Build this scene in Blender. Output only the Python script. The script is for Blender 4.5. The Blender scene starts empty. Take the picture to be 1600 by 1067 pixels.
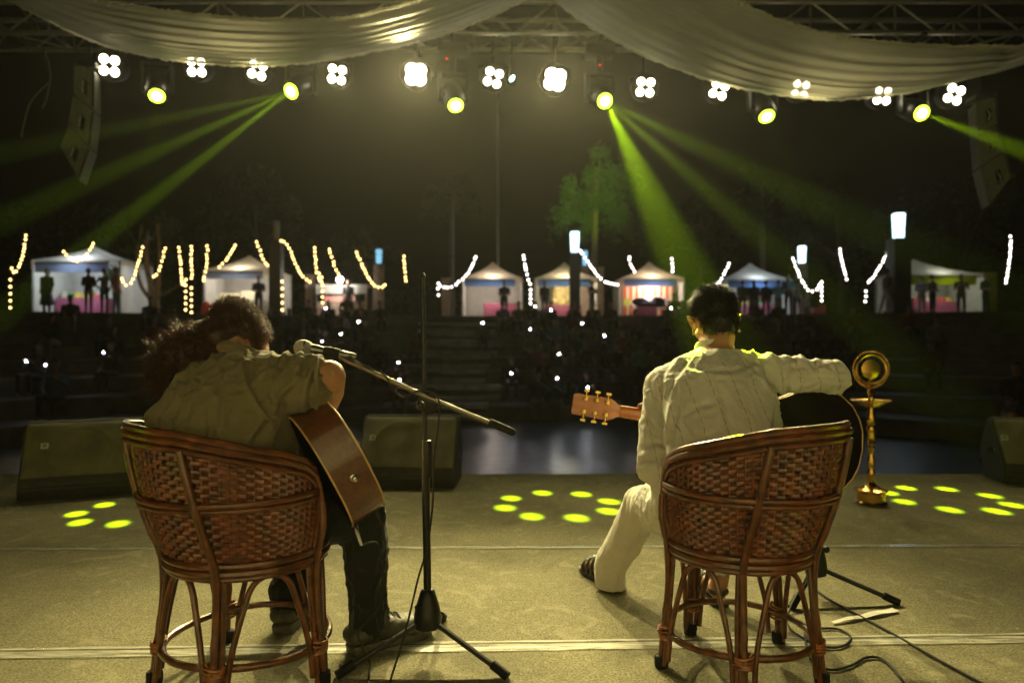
import bpy, bmesh, math, random
import numpy as np
from mathutils import Vector, Matrix, noise, Euler
R = math.radians
rnd = random.Random(7)
SC = bpy.context.scene
COL = SC.collection

# ------------------------------------------------------------------ camera
F = 1089.0                       # focal length in photograph pixels (24.5 mm on 36 mm)
CAMZ = 1.0
cam_d = bpy.data.cameras.new('camera'); cam = bpy.data.objects.new('camera', cam_d); COL.objects.link(cam)
cam.location = (0, 0, CAMZ); cam.rotation_euler = (R(90), 0, 0)
cam_d.lens = 24.5; cam_d.sensor_width = 36; cam_d.clip_start = .05; cam_d.clip_end = 400
cam_d.dof.use_dof = True; cam_d.dof.focus_distance = 2.3; cam_d.dof.aperture_fstop = 2.0
SC.camera = cam

def W(px, py, d):                # a measured place: photograph pixel at a distance
    return Vector(((px - 800) / F * d, d, CAMZ - (py - 533.5) / F * d))

# ------------------------------------------------------------------ night sky
wd = bpy.data.worlds.new('World'); SC.world = wd; wd.use_nodes = True
nt = wd.node_tree; bg = nt.nodes['Background']
sky = nt.nodes.new('ShaderNodeTexSky'); sky.sky_type = 'NISHITA'; sky.sun_disc = False
sky.sun_elevation = R(-4); sky.sun_rotation = R(200)
nt.links.new(sky.outputs[0], bg.inputs[0]); bg.inputs[1].default_value = 0.002
SC.view_settings.view_transform = 'Standard'; SC.view_settings.look = 'None'
SC.view_settings.exposure = 0.15; SC.view_settings.gamma = 1; SC.view_settings.use_curve_mapping = False
cy = SC.cycles
cy.max_bounces = 6; cy.diffuse_bounces = 3; cy.glossy_bounces = 3; cy.transmission_bounces = 4; cy.volume_bounces = 0
cy.transparent_max_bounces = 12
cy.use_denoising = True; cy.use_adaptive_sampling = False; cy.sample_clamp_indirect = 4; cy.use_light_tree = True
cy.caustics_reflective = False; cy.caustics_refractive = False
cy.volume_max_steps = 64

def spot(name, loc, target, power, col, size, blend=.3, radius=.05):
    l = bpy.data.lights.new(name, 'SPOT'); l.energy = power; l.color = col
    l.spot_size = R(size); l.spot_blend = blend; l.shadow_soft_size = radius
    o = bpy.data.objects.new(name, l); COL.objects.link(o); o.location = loc
    o.rotation_euler = (Vector(target) - Vector(loc)).to_track_quat('-Z', 'Y').to_euler()
    return o
def point(name, loc, power, col, radius=.1):
    l = bpy.data.lights.new(name, 'POINT'); l.energy = power; l.color = col; l.shadow_soft_size = radius
    o = bpy.data.objects.new(name, l); COL.objects.link(o); o.location = loc
    return o

# stage lighting: the lamps of the front truss (the lamp bodies are built further down at the same places)
WARM = (1.0, .85, .37); GREEN = (.58, 1.0, .0)
LD = 7.1
BLIND = [(172, 103, .45), (308, 105, .6), (403, 110, .8), (527, 117, 2.9), (650, 117, 9), (771, 122, .9),
         (867, 125, 8), (1008, 137, 2.7), (1123, 141, .7), (1250, 140, .4), (1378, 150, .4), (1490, 148, .45)]
BLIND_AIM = [(-1.6, 2.0, .2), (-1.2, 2.2, .2), (-1.0, 1.8, .3), (-.75, 2.1, 1.0), (-.4, -.4, .55), (0, 2.4, .3),
             (.4, -.4, .55), (.8, 2.3, 1.0), (.9, 2.4, .2), (1.4, 2.0, 0), (1.8, 2.6, 0), (2.2, 2.6, 0)]
POWER = 192
HAZE = .0007
for (px, py, k), aim in zip(BLIND, BLIND_AIM):
    spot('lamp_light', W(px, py, LD - .09), aim, POWER * k, WARM, 57 if k > 5 else 40 if k > 2 else 64, .9, .07)
HEAD = {'a': (245, 150), 'b': (455, 143), 'c': (712, 165), 'd': (945, 158), 'e': (1198, 182), 'f': (1440, 177)}
# rings of eight dots that three of the moving heads throw on the carpet
RINGS = {'a': (208, 798), 'c': (872, 788), 'e': (1481, 779)}
HAIM = {}
for k, (rx, ry) in RINGS.items():
    d = F * CAMZ / (ry - 533.5); c = Vector(((rx - 800) / F * d, d, 0)); HAIM[k] = c
    src = W(*HEAD[k], LD - .15); src = src + (c - src).normalized() * .045
    for i in range(8):
        a = i * math.tau / 8 + .25
        q = .30 if k == 'a' else .335; t = c + Vector((q * math.cos(a), q * math.sin(a), 0))
        spot('gobo_light', src, t, {'a': 10000, 'c': 8500, 'e': 8500}[k], GREEN, 1.7 if k == 'a' else 2.1, 1, .012)
BEAMS = {'b': [((-420, 330), 4.0, 4.2, 9000), ((-120, 400), 4.0, 3.8, 9500), ((-60, 540), 3.8, 3.2, 13000)],
         'd': [((1122, 535), 2.62, 3.8, 5600), ((1420, 575), 3.6, 4.0, 5600), ((1560, 455), 3.9, 5.6, 5200)],
         'f': [((2100, 420), 3.6, 6.5, 4500)]}
for k, L in BEAMS.items():
    src = W(*HEAD[k], LD - .15); s = Vector()
    src = src + (sum((W(*q[0], q[1]) for q in L), Vector()) / len(L) - src).normalized() * .045
    for (tx, ty), d, size, p in L:
        t = W(tx, ty, d); s += t
        spot('beam_light', src, t, p * 14, GREEN, size, .6, .02)
    HAIM[k] = s / len(L)

spot('beam_light', W(*HEAD['d'], LD + .25), W(915, 300, 33.5), 20000, GREEN, 13, .9, .03)
# ------------------------------------------------------------------ materials
def new_mat(name):
    m = bpy.data.materials.new(name); m.use_nodes = True
    return m, m.node_tree, m.node_tree.nodes['Principled BSDF']
def mat(name, col, rough=.6, metal=0, var=.25, scale=20, bump=0, bscale=None, coord='Object', spec=.5, stretch=(1, 1, 1), coat=0, detail=6, dark=None):
    """colour broken up by noise, with fine relief"""
    m, nt, b = new_mat(name)
    tc = nt.nodes.new('ShaderNodeTexCoord'); mp = nt.nodes.new('ShaderNodeMapping'); mp.inputs['Scale'].default_value = stretch
    nt.links.new(tc.outputs[coord], mp.inputs[0])
    n = nt.nodes.new('ShaderNodeTexNoise'); n.inputs['Scale'].default_value = scale; n.inputs['Detail'].default_value = detail
    nt.links.new(mp.outputs[0], n.inputs['Vector'])
    r = nt.nodes.new('ShaderNodeValToRGB'); e = r.color_ramp.elements
    e[0].position = .3; e[1].position = .7
    d = dark or tuple(c * (1 - var) for c in col)
    e[0].color = (*d, 1); e[1].color = (*[min(1, c * (1 + var)) for c in col], 1)
    nt.links.new(n.outputs[0], r.inputs[0]); nt.links.new(r.outputs[0], b.inputs['Base Color'])
    b.inputs['Roughness'].default_value = rough; b.inputs['Metallic'].default_value = metal
    b.inputs['Specular IOR Level'].default_value = spec; b.inputs['Coat Weight'].default_value = coat
    if bump:
        n2 = nt.nodes.new('ShaderNodeTexNoise'); n2.inputs['Scale'].default_value = bscale or scale * 4; n2.inputs['Detail'].default_value = 4
        nt.links.new(mp.outputs[0], n2.inputs['Vector'])
        bp = nt.nodes.new('ShaderNodeBump'); bp.inputs['Strength'].default_value = bump; bp.inputs['Distance'].default_value = .01
        nt.links.new(n2.outputs[0], bp.inputs['Height']); nt.links.new(bp.outputs[0], b.inputs['Normal'])
    return m
def emit(name, col, s, sample=False):
    m, nt, b = new_mat(name)
    b.inputs['Base Color'].default_value = (*col, 1); b.inputs['Emission Color'].default_value = (*col, 1); b.inputs['Emission Strength'].default_value = s
    m.cycles.emission_sampling = 'AUTO' if sample else 'NONE'
    return m
def objcol_mat(name, rough=.8):
    m, nt, b = new_mat(name); oi = nt.nodes.new('ShaderNodeObjectInfo')
    n = nt.nodes.new('ShaderNodeTexNoise'); n.inputs['Scale'].default_value = 9
    mx = nt.nodes.new('ShaderNodeMixRGB'); mx.blend_type = 'MULTIPLY'; mx.inputs[0].default_value = .6
    nt.links.new(oi.outputs['Color'], mx.inputs[1]); nt.links.new(n.outputs[0], mx.inputs[2]); nt.links.new(mx.outputs[0], b.inputs['Base Color'])
    b.inputs['Roughness'].default_value = rough
    return m

# ------------------------------------------------------------------ geometry helpers
class MB:
    """collects shapes, then links them as ONE mesh object"""
    def __init__(s): s.v = []; s.f = []; s.mi = []; s.m = 0
    def add(s, V, Fs, m=None):
        o = len(s.v); s.v += [tuple(p) for p in V]; s.f += [tuple(i + o for i in f) for f in Fs]; s.mi += [s.m if m is None else m] * len(Fs)
        return s
    def box(s, c, size, rot=None, m=None):
        x, y, z = [k / 2 for k in size]
        V = [Vector((a * x, b * y, e * z)) for a in (-1, 1) for b in (-1, 1) for e in (-1, 1)]
        if rot is not None: V = [rot @ p for p in V]
        V = [p + Vector(c) for p in V]
        return s.add(V, [(0, 1, 3, 2), (4, 6, 7, 5), (0, 4, 5, 1), (2, 3, 7, 6), (0, 2, 6, 4), (1, 5, 7, 3)], m)
    def rbox(s, c, size, r=.01, rot=None, m=None):
        """box with all edges chamfered"""
        h = [k / 2 for k in size]; r = min(r, min(h) * .9); V = []
        bm = bmesh.new(); bmesh.ops.create_cube(bm, size=1)
        for v in bm.verts: v.co = Vector((v.co.x * size[0], v.co.y * size[1], v.co.z * size[2]))
        bmesh.ops.bevel(bm, geom=bm.edges[:], offset=r, segments=2, profile=.6, affect='EDGES')
        bm.verts.index_update()
        V = [(rot @ v.co if rot is not None else v.co) + Vector(c) for v in bm.verts]; Fs = [[v.index for v in f.verts] for f in bm.faces]
        bm.free(); return s.add(V, Fs, m)
    def tube(s, P, r, n=8, closed=False, cap=True, m=None, flat=1.0, up=None):
        P = [Vector(p) for p in P]; k = len(P)
        rr = r if hasattr(r, '__len__') else [r] * k
        V = []; prev = None
        for i in range(k):
            if closed: t = (P[(i + 1) % k] - P[i - 1])
            else: t = P[min(i + 1, k - 1)] - P[max(i - 1, 0)]
            if t.length < 1e-9: t = Vector((0, 0, 1))
            t.normalize()
            if up is not None: a = Vector(up) - t * t.dot(Vector(up))
            elif prev is None:
                a = t.orthogonal()
            else: a = prev - t * prev.dot(t)
            if a.length < 1e-6: a = t.orthogonal()
            a.normalize(); prev = a; b = t.cross(a)
            for j in range(n):
                an = math.tau * j / n
                V.append(P[i] + a * (math.cos(an) * rr[i]) + b * (math.sin(an) * rr[i] * flat))
        Fs = []
        for i in range(k if closed else k - 1):
            for j in range(n):
                a0 = i * n + j; a1 = i * n + (j + 1) % n; b0 = ((i + 1) % k) * n + j; b1 = ((i + 1) % k) * n + (j + 1) % n
                Fs.append((a0, a1, b1, b0))
        if cap and not closed:
            Fs.append(tuple(range(n - 1, -1, -1))); Fs.append(tuple((k - 1) * n + j for j in range(n)))
        return s.add(V, Fs, m)
    def lathe(s, prof, c=(0, 0, 0), n=24, rot=None, m=None, wob=None):
        V = []; c = Vector(c)
        for r, z in prof:
            for j in range(n):
                a = math.tau * j / n; q = r * (wob(a, z) if wob else 1)
                p = Vector((q * math.cos(a), q * math.sin(a), z))
                V.append((rot @ p if rot is not None else p) + c)
        Fs = [(i * n + j, i * n + (j + 1) % n, (i + 1) * n + (j + 1) % n, (i + 1) * n + j) for i in range(len(prof) - 1) for j in range(n)]
        Fs.append(tuple(range(n - 1, -1, -1))); Fs.append(tuple((len(prof) - 1) * n + j for j in range(n)))
        return s.add(V, Fs, m)
    def ball(s, c, r, n=10, rot=None, m=None):
        r = r if hasattr(r, '__len__') else (r, r, r); c = Vector(c); V = []; Fs = []; k = max(4, n * 2 // 3)
        for i in range(1, k):
            t = math.pi * i / k
            for j in range(n):
                a = math.tau * j / n; p = Vector((r[0] * math.sin(t) * math.cos(a), r[1] * math.sin(t) * math.sin(a), r[2] * math.cos(t)))
                V.append((rot @ p if rot is not None else p) + c)
        for q in (1, -1):
            p = Vector((0, 0, r[2] * q)); V.append((rot @ p if rot is not None else p) + c)
        for i in range(k - 2):
            for j in range(n): Fs.append((i * n + j, (i + 1) * n + j, (i + 1) * n + (j + 1) % n, i * n + (j + 1) % n))
        T = len(V) - 2
        for j in range(n): Fs.append((T, j, (j + 1) % n)); Fs.append((T + 1, (k - 2) * n + (j + 1) % n, (k - 2) * n + j))
        return s.add(V, Fs, m)
    def grid(s, fn, nu, nv, m=None):
        V = [fn(i / nu, j / nv) for i in range(nu + 1) for j in range(nv + 1)]
        return s.add(V, [(i * (nv + 1) + j, (i + 1) * (nv + 1) + j, (i + 1) * (nv + 1) + j + 1, i * (nv + 1) + j + 1) for i in range(nu) for j in range(nv)], m)
    def mesh(s, name, mats=None, smooth=True):
        me = bpy.data.meshes.new(name); me.from_pydata(s.v, [], s.f); 
        for m in (mats if isinstance(mats, (list, tuple)) else [mats]): me.materials.append(m)
        me.polygons.foreach_set('material_index', s.mi)
        me.polygons.foreach_set('use_smooth', [smooth] * len(s.f))
        me.update(); return me
    def build(s, name, mats, parent=None, smooth=True, local=False, auto=True):
        me = s.mesh(name, mats, smooth)
        if parent is not None and not local:      # points were given in world space: bring them to the parent's origin
            me.transform(Matrix.Translation(-parent.location))
        if smooth and auto:
            me.set_sharp_from_angle(angle=R(40))
        return link(name, me, parent)

def link(name, data, parent=None):
    o = bpy.data.objects.new(name, data); COL.objects.link(o)
    if parent is not None: o.parent = parent
    return o
def tag(o, label=None, cat=None, group=None, kind=None):
    if label: o['label'] = label
    if cat: o['category'] = cat
    if group: o['group'] = group
    if kind: o['kind'] = kind
    return o
def thing(name, label, cat, loc=(0, 0, 0), group=None, rotz=0):
    o = bpy.data.objects.new(name, None); COL.objects.link(o); o.location = loc; o.rotation_euler = (0, 0, rotz)
    o.empty_display_size = .1
    return tag(o, label, cat, group)
def copy_tree(o, parent=None, kids=None):
    if kids is None:
        kids = {}
        for q in bpy.data.objects:
            if q.parent: kids.setdefault(q.parent.name, []).append(q)
    c = o.copy(); COL.objects.link(c); c.parent = parent
    for ch in kids.get(o.name, []): copy_tree(ch, c, kids)
    return c

def spline(P, n=8, closed=False):
    """Catmull-Rom through the points"""
    P = [Vector(p) for p in P]; out = []; k = len(P)
    for i in range(k if closed else k - 1):
        if closed: p0, p1, p2, p3 = P[i - 1], P[i], P[(i + 1) % k], P[(i + 2) % k]
        else: p0, p1, p2, p3 = P[max(i - 1, 0)], P[i], P[i + 1], P[min(i + 2, k - 1)]
        for j in range(n):
            t = j / n; t2 = t * t; t3 = t2 * t
            out.append(.5 * ((2 * p1) + (p2 - p0) * t + (2 * p0 - 5 * p1 + 4 * p2 - p3) * t2 + (3 * p1 - p0 - 3 * p2 + p3) * t3))
    if not closed: out.append(P[-1])
    return out

def limb(mb, pts, seg=3, n=12):
    """pts = [(point, radius or (rx,ry,rz)) ...]: overlapping balls along the line, fused later by blob()"""
    for (p, r), (q, s) in zip(pts, pts[1:]):
        p = Vector(p); q = Vector(q)
        r3 = Vector(r if hasattr(r, '__len__') else (r,) * 3); s3 = Vector(s if hasattr(s, '__len__') else (s,) * 3)
        k = max(2, int((p - q).length / (min(min(r3), min(s3)) * .45)))
        for i in range(k + 1):
            t = i / k; mb.ball(p.lerp(q, t), tuple(r3.lerp(s3, t)), n)
def blob(mb, voxel, smooth=6, name='b'):
    """fuse everything in mb to one continuous skin; returns a mesh"""
    me = bpy.data.meshes.new(name); me.from_pydata(mb.v, [], mb.f)
    o = bpy.data.objects.new(name, me); COL.objects.link(o)
    m = o.modifiers.new('r', 'REMESH'); m.mode = 'VOXEL'; m.voxel_size = voxel; m.use_smooth_shade = True
    if smooth:
        m2 = o.modifiers.new('s', 'SMOOTH'); m2.factor = .5; m2.iterations = smooth
    dg = bpy.context.evaluated_depsgraph_get(); dg.update()
    out = bpy.data.meshes.new_from_object(o.evaluated_get(dg)); out.name = name
    bpy.data.objects.remove(o); bpy.data.meshes.remove(me)
    out.polygons.foreach_set('use_smooth', [True] * len(out.polygons))
    return out
def displace(me, fn):
    """move every vertex along its normal by fn(co, normal)"""
    n = [v.normal.copy() for v in me.vertices]
    for v, q in zip(me.vertices, n): v.co += q * fn(v.co, q)
    me.update()
def part_mesh(name, me, m, parent):
    me.transform(Matrix.Translation(-parent.location)); me.materials.clear(); me.materials.append(m)
    return link(name, me, parent)
# ================================================================== SETTING
M = {}
# carpet
def carpet():
    m, nt, b = new_mat('stage_carpet'); N = nt.nodes; L = nt.links
    tc = N.new('ShaderNodeTexCoord')
    big = N.new('ShaderNodeTexNoise'); big.inputs['Scale'].default_value = 1.3; big.inputs['Detail'].default_value = 5
    fine = N.new('ShaderNodeTexNoise'); fine.inputs['Scale'].default_value = 130; fine.inputs['Detail'].default_value = 5; fine.inputs['Roughness'].default_value = .7
    vo = N.new('ShaderNodeTexNoise'); vo.inputs['Scale'].default_value = 38; vo.inputs['Detail'].default_value = 3
    for n in (big, fine, vo): L.new(tc.outputs['Object'], n.inputs['Vector'])
    r = N.new('ShaderNodeValToRGB'); r.color_ramp.elements[0].position = .36; r.color_ramp.elements[1].position = .64
    r.color_ramp.elements[0].color = (.085, .077, .044, 1); r.color_ramp.elements[1].color = (.29, .265, .16, 1)
    L.new(fine.outputs[0], r.inputs[0])
    mx = N.new('ShaderNodeMixRGB'); mx.blend_type = 'OVERLAY'; mx.inputs[0].default_value = .8
    L.new(r.outputs[0], mx.inputs[1]); L.new(big.outputs[0], mx.inputs[2])
    mx2 = N.new('ShaderNodeMixRGB'); mx2.blend_type = 'OVERLAY'; mx2.inputs[0].default_value = .35
    L.new(mx.outputs[0], mx2.inputs[1]); L.new(vo.outputs[0], mx2.inputs[2])
    # pale lint and crumbs
    lint = N.new('ShaderNodeTexVoronoi'); lint.inputs['Scale'].default_value = 6.5; L.new(tc.outputs['Object'], lint.inputs['Vector'])
    lr = N.new('ShaderNodeValToRGB'); lr.color_ramp.elements[0].position = .018; lr.color_ramp.elements[1].position = .035
    lr.color_ramp.elements[0].color = (.5, .5, .5, 1); lr.color_ramp.elements[1].color = (0, 0, 0, 1); L.new(lint.outputs['Distance'], lr.inputs[0])
    mx3 = N.new('ShaderNodeMixRGB'); mx3.inputs[2].default_value = (.6, .56, .45, 1)
    L.new(lr.outputs[0], mx3.inputs[0]); L.new(mx2.outputs[0], mx3.inputs[1]); L.new(mx3.outputs[0], b.inputs['Base Color'])
    sc = N.new('ShaderNodeTexNoise'); sc.inputs['Scale'].default_value = 4.5; sc.inputs['Detail'].default_value = 9; sc.inputs['Distortion'].default_value = 2.5; L.new(tc.outputs['Object'], sc.inputs['Vector'])
    sr = N.new('ShaderNodeValToRGB'); sr.color_ramp.elements[0].position = .56; sr.color_ramp.elements[1].position = .70; sr.color_ramp.elements[0].color = (0, 0, 0, 1); sr.color_ramp.elements[1].color = (.42, .42, .42, 1); L.new(sc.outputs[0], sr.inputs[0])
    mx4 = N.new('ShaderNodeMixRGB'); mx4.inputs[2].default_value = (.36, .33, .22, 1); L.new(sr.outputs[0], mx4.inputs[0]); L.new(mx3.outputs[0], mx4.inputs[1])
    dk = N.new('ShaderNodeTexNoise'); dk.inputs['Scale'].default_value = 2.1; dk.inputs['Detail'].default_value = 8; dk.inputs['Distortion'].default_value = 1.5; mpp = N.new('ShaderNodeMapping'); mpp.inputs['Location'].default_value = (7, 3, 1); L.new(tc.outputs['Object'], mpp.inputs[0]); L.new(mpp.outputs[0], dk.inputs['Vector'])
    dr = N.new('ShaderNodeValToRGB'); dr.color_ramp.elements[0].position = .56; dr.color_ramp.elements[1].position = .72; dr.color_ramp.elements[0].color = (0, 0, 0, 1); dr.color_ramp.elements[1].color = (.5, .5, .5, 1); L.new(dk.outputs[0], dr.inputs[0])
    mx5 = N.new('ShaderNodeMixRGB'); mx5.inputs[2].default_value = (.07, .062, .04, 1); L.new(dr.outputs[0], mx5.inputs[0]); L.new(mx4.outputs[0], mx5.inputs[1]); L.new(mx5.outputs[0], b.inputs['Base Color'])
    b.inputs['Roughness'].default_value = .88; b.inputs['Specular IOR Level'].default_value = .25
    bp = N.new('ShaderNodeBump'); bp.inputs['Strength'].default_value = .55; bp.inputs['Distance'].default_value = .004
    L.new(fine.outputs[0], bp.inputs['Height']); L.new(bp.outputs[0], b.inputs['Normal'])
    return m
M['carpet'] = carpet()
M['stage_side'] = mat('stage_skirt', (.02, .02, .02), .8, bump=.3)
M['granite'] = mat('polished_granite', (.15, .20, .26), .3, var=.3, scale=5, spec=.5, bump=.0, bscale=40)
M['stone'] = mat('terrace_stone', (.12, .115, .10), .55, var=.35, scale=3, bump=.3)
M['plaza'] = mat('plaza_paving', (.13, .125, .115), .6, var=.3, scale=1.5, bump=.2)
EDGE = 5.27
b = MB(); b.box((0, (EDGE - 6) / 2, -.05), (26, EDGE + 6, .1)); st = tag(b.build('stage_floor', M['carpet'], smooth=False), kind='structure')
b = MB(); b.box((0, (EDGE - 6) / 2 - .05, -.56), (25.8, EDGE + 5.8, .9)); tag(b.build('stage_base', M['stage_side'], smooth=False), kind='structure')
b = MB(); b.box((0, 7, -1.1), (110, 60, .2)); tag(b.build('ground', M['granite'], smooth=False), kind='structure')
# backdrop added behind the camera, unseen: pale cloth which throws the truss light back on the players
M['bounce_sheet'] = mat('bounce_cloth', (.80, .77, .68), .9, scale=3, bump=.2)
b = MB(); b.grid(lambda u, v: Vector((-9 + 18 * u, -1.1 + .08 * math.sin(u * 140), .01 + 4.6 * v)), 360, 2)
tag(b.build('bounce_sheet', M['bounce_sheet']), kind='structure')

# terraces: eight curved tiers up to the plaza
NT = 8; RISE = .375; RUN = 1.375
def tier_geo(k):                 # centre y and radius of the front edge of tier k (0..8; 8 = plaza)
    yc = 5 - 13 * (k / NT); front = 17.6 + RUN * k
    return yc, front - yc
def tier_y(k, x):
    yc, r = tier_geo(k); return yc + math.sqrt(max(r * r - x * x, .01))
def tier_z(k): return -1 + RISE * (k + 1)
for k in range(NT):
    yc, r = tier_geo(k); b = MB(); n = 60
    V = []; back = 1.9 if k < NT - 1 else 45
    for i in range(n + 1):
        x = -11.9 + 23.8 * i / n if k == 0 else (-1 + 2 * i / n) * min(24, r * .97)
        y = tier_y(k, x)
        for (yy, zz) in ((y, tier_z(k) - RISE - .05), (y, tier_z(k) - .03), (y + .015, tier_z(k)), (y + back, tier_z(k))):
            V.append((x, yy, zz))
    b.add(V, [(i * 4 + j, (i + 1) * 4 + j, (i + 1) * 4 + j + 1, i * 4 + j + 1) for i in range(n) for j in range(3)])
    tag(b.build('terrace_step' if k < NT - 1 else 'plaza_ground', M['stone'] if k < NT - 1 else M['plaza'], smooth=False), kind='structure')
b = MB(); b.box((0, 60, 1.9), (160, 60, .16)); tag(b.build('plaza_paving', M['plaza'], smooth=False), kind='structure')
# half-steps of the stair flight through the terraces
M['stair'] = mat('worn_pale_stone', (.55, .55, .50), .42, var=.3, scale=4, bump=.2)
t = thing('stone_stairs', 'pale worn stone stair flight running up through the middle of the terraces', 'stairs', (-1.9, 17.5, -1))
for k in range(NT - 1):
    z = tier_z(k); y = tier_y(k, -1.9)
    w = 2.6 + .25 * math.sin(k * 2.3)
    for (dy, dz, wy) in ((-.42, -RISE / 2, .5), (.02, .012, .62)):
        b = MB(); b.rbox((-1.9 + .2 * math.sin(k * 1.7), y + dy + wy / 2 - .04, z + dz - .06 + (0 if dz < 0 else .05)), (w, wy, .12), .012)
        b.build('stair_tread', M['stair'], t)

# far wood behind the tents and a rail fence
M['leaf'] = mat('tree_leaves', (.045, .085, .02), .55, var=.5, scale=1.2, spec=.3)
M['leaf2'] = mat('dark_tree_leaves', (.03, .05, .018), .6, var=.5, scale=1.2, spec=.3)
M['bark'] = mat('tree_bark', (.16, .12, .085), .9, var=.4, scale=12, bump=.6)
def crown_mesh(seed, n, R3, droop, leaf=.16, clumps=26):
    r = random.Random(seed); b = MB()
    C = []
    for i in range(clumps):
        while True:
            p = Vector((r.uniform(-1, 1), r.uniform(-1, 1), r.uniform(-.9, 1)))
            if .25 < p.length < 1: break
        C.append((Vector((p.x * R3[0], p.y * R3[1], p.z * R3[2])), r.uniform(.16, .34) * R3[0]))
    for i in range(n):
        c, rad = r.choice(C)
        q = Vector((r.gauss(0, 1), r.gauss(0, 1), r.gauss(0, .7))); q = q.normalized() * rad * r.random() ** .4
        p = c + q
        if droop: p.z -= droop * (p.xy.length / R3[0]) ** 2 * r.uniform(.3, 1.2)
        e = Euler((r.uniform(-1, 1), r.uniform(-1, 1), r.uniform(0, 6.3))).to_matrix(); s = leaf * r.uniform(.6, 1.4)
        b.add([p + e @ Vector(k) * s for k in ((-.5, 0, 0), (0, -.22, .04), (.6, 0, -.05), (0, .22, .04))], [(0, 1, 2, 3)])
    return b, C
def tree(px, topy, d, wpx, label, seed, mt, droop=0, n=2600, lean=0, crown_h=None, group=None, base=2.0):
    x = (px - 800) / F * d; top = CAMZ + (533.5 - topy) / F * d; rx = wpx / 2 / F * d
    rz = crown_h or rx * .95
    o = thing('tree', label, 'tree', (x, d, base), group)
    cz = top - rz
    cb, C = crown_mesh(seed, n, (rx, rx * .9, rz), droop, leaf=.09 * rx + .06)
    cb.v = [(p[0] + x + lean, p[1] + d, p[2] + cz) for p in cb.v]
    cb.build('crown', mt, o, smooth=False)
    b = MB(); tp = Vector((x + lean, d, cz)); bs = Vector((x, d, base - .05)); mid = bs.lerp(tp, .5) + Vector((.15 * math.sin(seed), 0, 0))
    b.tube(spline([bs, mid, tp, tp + Vector((0, 0, rz * .5))], 5), [.20 - .13 * i / 15 for i in range(16)], 9)
    for c, q in C[::3]:
        a = tp + Vector((0, 0, -rz * .3)); b.tube(spline([a, a.lerp(tp + c, .5) + Vector((0, 0, .2)), tp + c], 3), [.06, .05, .045, .035, .03, .02, .015], 5)
    b.build('trunk', M['bark'], o)
    return o
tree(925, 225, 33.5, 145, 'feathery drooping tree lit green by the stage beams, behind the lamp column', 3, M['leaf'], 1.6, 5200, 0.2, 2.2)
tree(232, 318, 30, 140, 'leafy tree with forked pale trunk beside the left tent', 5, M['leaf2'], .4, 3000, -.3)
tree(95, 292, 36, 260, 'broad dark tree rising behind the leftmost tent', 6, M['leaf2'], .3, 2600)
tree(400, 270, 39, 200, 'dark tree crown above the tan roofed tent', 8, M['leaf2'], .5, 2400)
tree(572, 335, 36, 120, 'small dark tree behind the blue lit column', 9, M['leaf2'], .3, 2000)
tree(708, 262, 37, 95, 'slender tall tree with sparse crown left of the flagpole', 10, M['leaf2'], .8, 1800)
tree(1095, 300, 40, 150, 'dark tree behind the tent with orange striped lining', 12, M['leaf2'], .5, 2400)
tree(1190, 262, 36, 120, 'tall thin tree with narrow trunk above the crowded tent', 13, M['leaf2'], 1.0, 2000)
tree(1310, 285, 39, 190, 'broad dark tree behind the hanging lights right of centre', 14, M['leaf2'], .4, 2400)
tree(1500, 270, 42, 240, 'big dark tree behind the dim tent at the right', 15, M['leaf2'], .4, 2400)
# forked trunk near left tent
o = thing('tree', 'bare forked pale trunk standing between the left tent and the tan roofed tent', 'tree', tuple(W(238, 490, 27.5)))
b = MB()
b.tube(spline([W(240, 500, 27.5), W(236, 450, 27.5), W(228, 405, 27.5), W(231, 360, 27.5)], 5), [.16 - .006 * i for i in range(16)], 8)
b.tube(spline([W(238, 470, 27.5), W(222, 450, 27.5), W(214, 420, 27.5), W(216, 380, 27.5)], 5), [.09 - .003 * i for i in range(16)], 7)
b.tube(spline([W(244, 490, 27.4), W(247, 440, 27.4), W(250, 400, 27.4), W(246, 350, 27.4)], 5), [.11 - .004 * i for i in range(16)], 7)
b.tube(spline([W(249, 462, 27.4), W(262, 456, 27.4), W(282, 444, 27.4), W(290, 430, 27.4)], 5), [.05 - .002 * i for i in range(16)], 6)
b.build('trunk', M['bark'], o)
# hedge (dark mass) and fence rails
b = MB(); r = random.Random(4)
for i in range(16000):
    x = r.uniform(-42, 42); z = 2 + abs(r.gauss(0, 1)) * 1.35 + .2; y = 46 + r.uniform(-.9, .9) + .6 * math.sin(x)
    z = min(z, 4.6 + 1.1 * noise.noise(Vector((x * .3, 0, 0))))
    e = Euler((r.uniform(-1, 1), r.uniform(-1, 1), r.uniform(0, 6.3))).to_matrix(); s = r.uniform(.3, .6)
    b.add([Vector((x, y, z)) + e @ Vector(k) * s for k in ((-.5, 0, 0), (0, -.3, .05), (.6, 0, 0), (0, .3, .05))], [(0, 1, 2, 3)])
h = tag(b.build('hedge', M['leaf2'], smooth=False), 'long dark clipped hedge along the back of the plaza behind every tent', 'hedge'); 
M['rail'] = mat('dull_green_metal', (.05, .075, .05), .5, metal=.3)
o = thing('fence', 'low dark green rail fence between the small booth and the blue tents', 'fence', (-3.5, 37, 2))
for z in (2.35, 2.75, 3.15, 3.55):
    b = MB(); b.box((-3.9, 37, z), (12, .05, .07)); b.build('rail', M['rail'], o, smooth=False)
for i in range(8):
    b = MB(); b.box((-9.9 + i * 12 / 7, 37.03, 2.85), (.09, .09, 1.7)); b.build('post', M['rail'], o, smooth=False)

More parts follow.
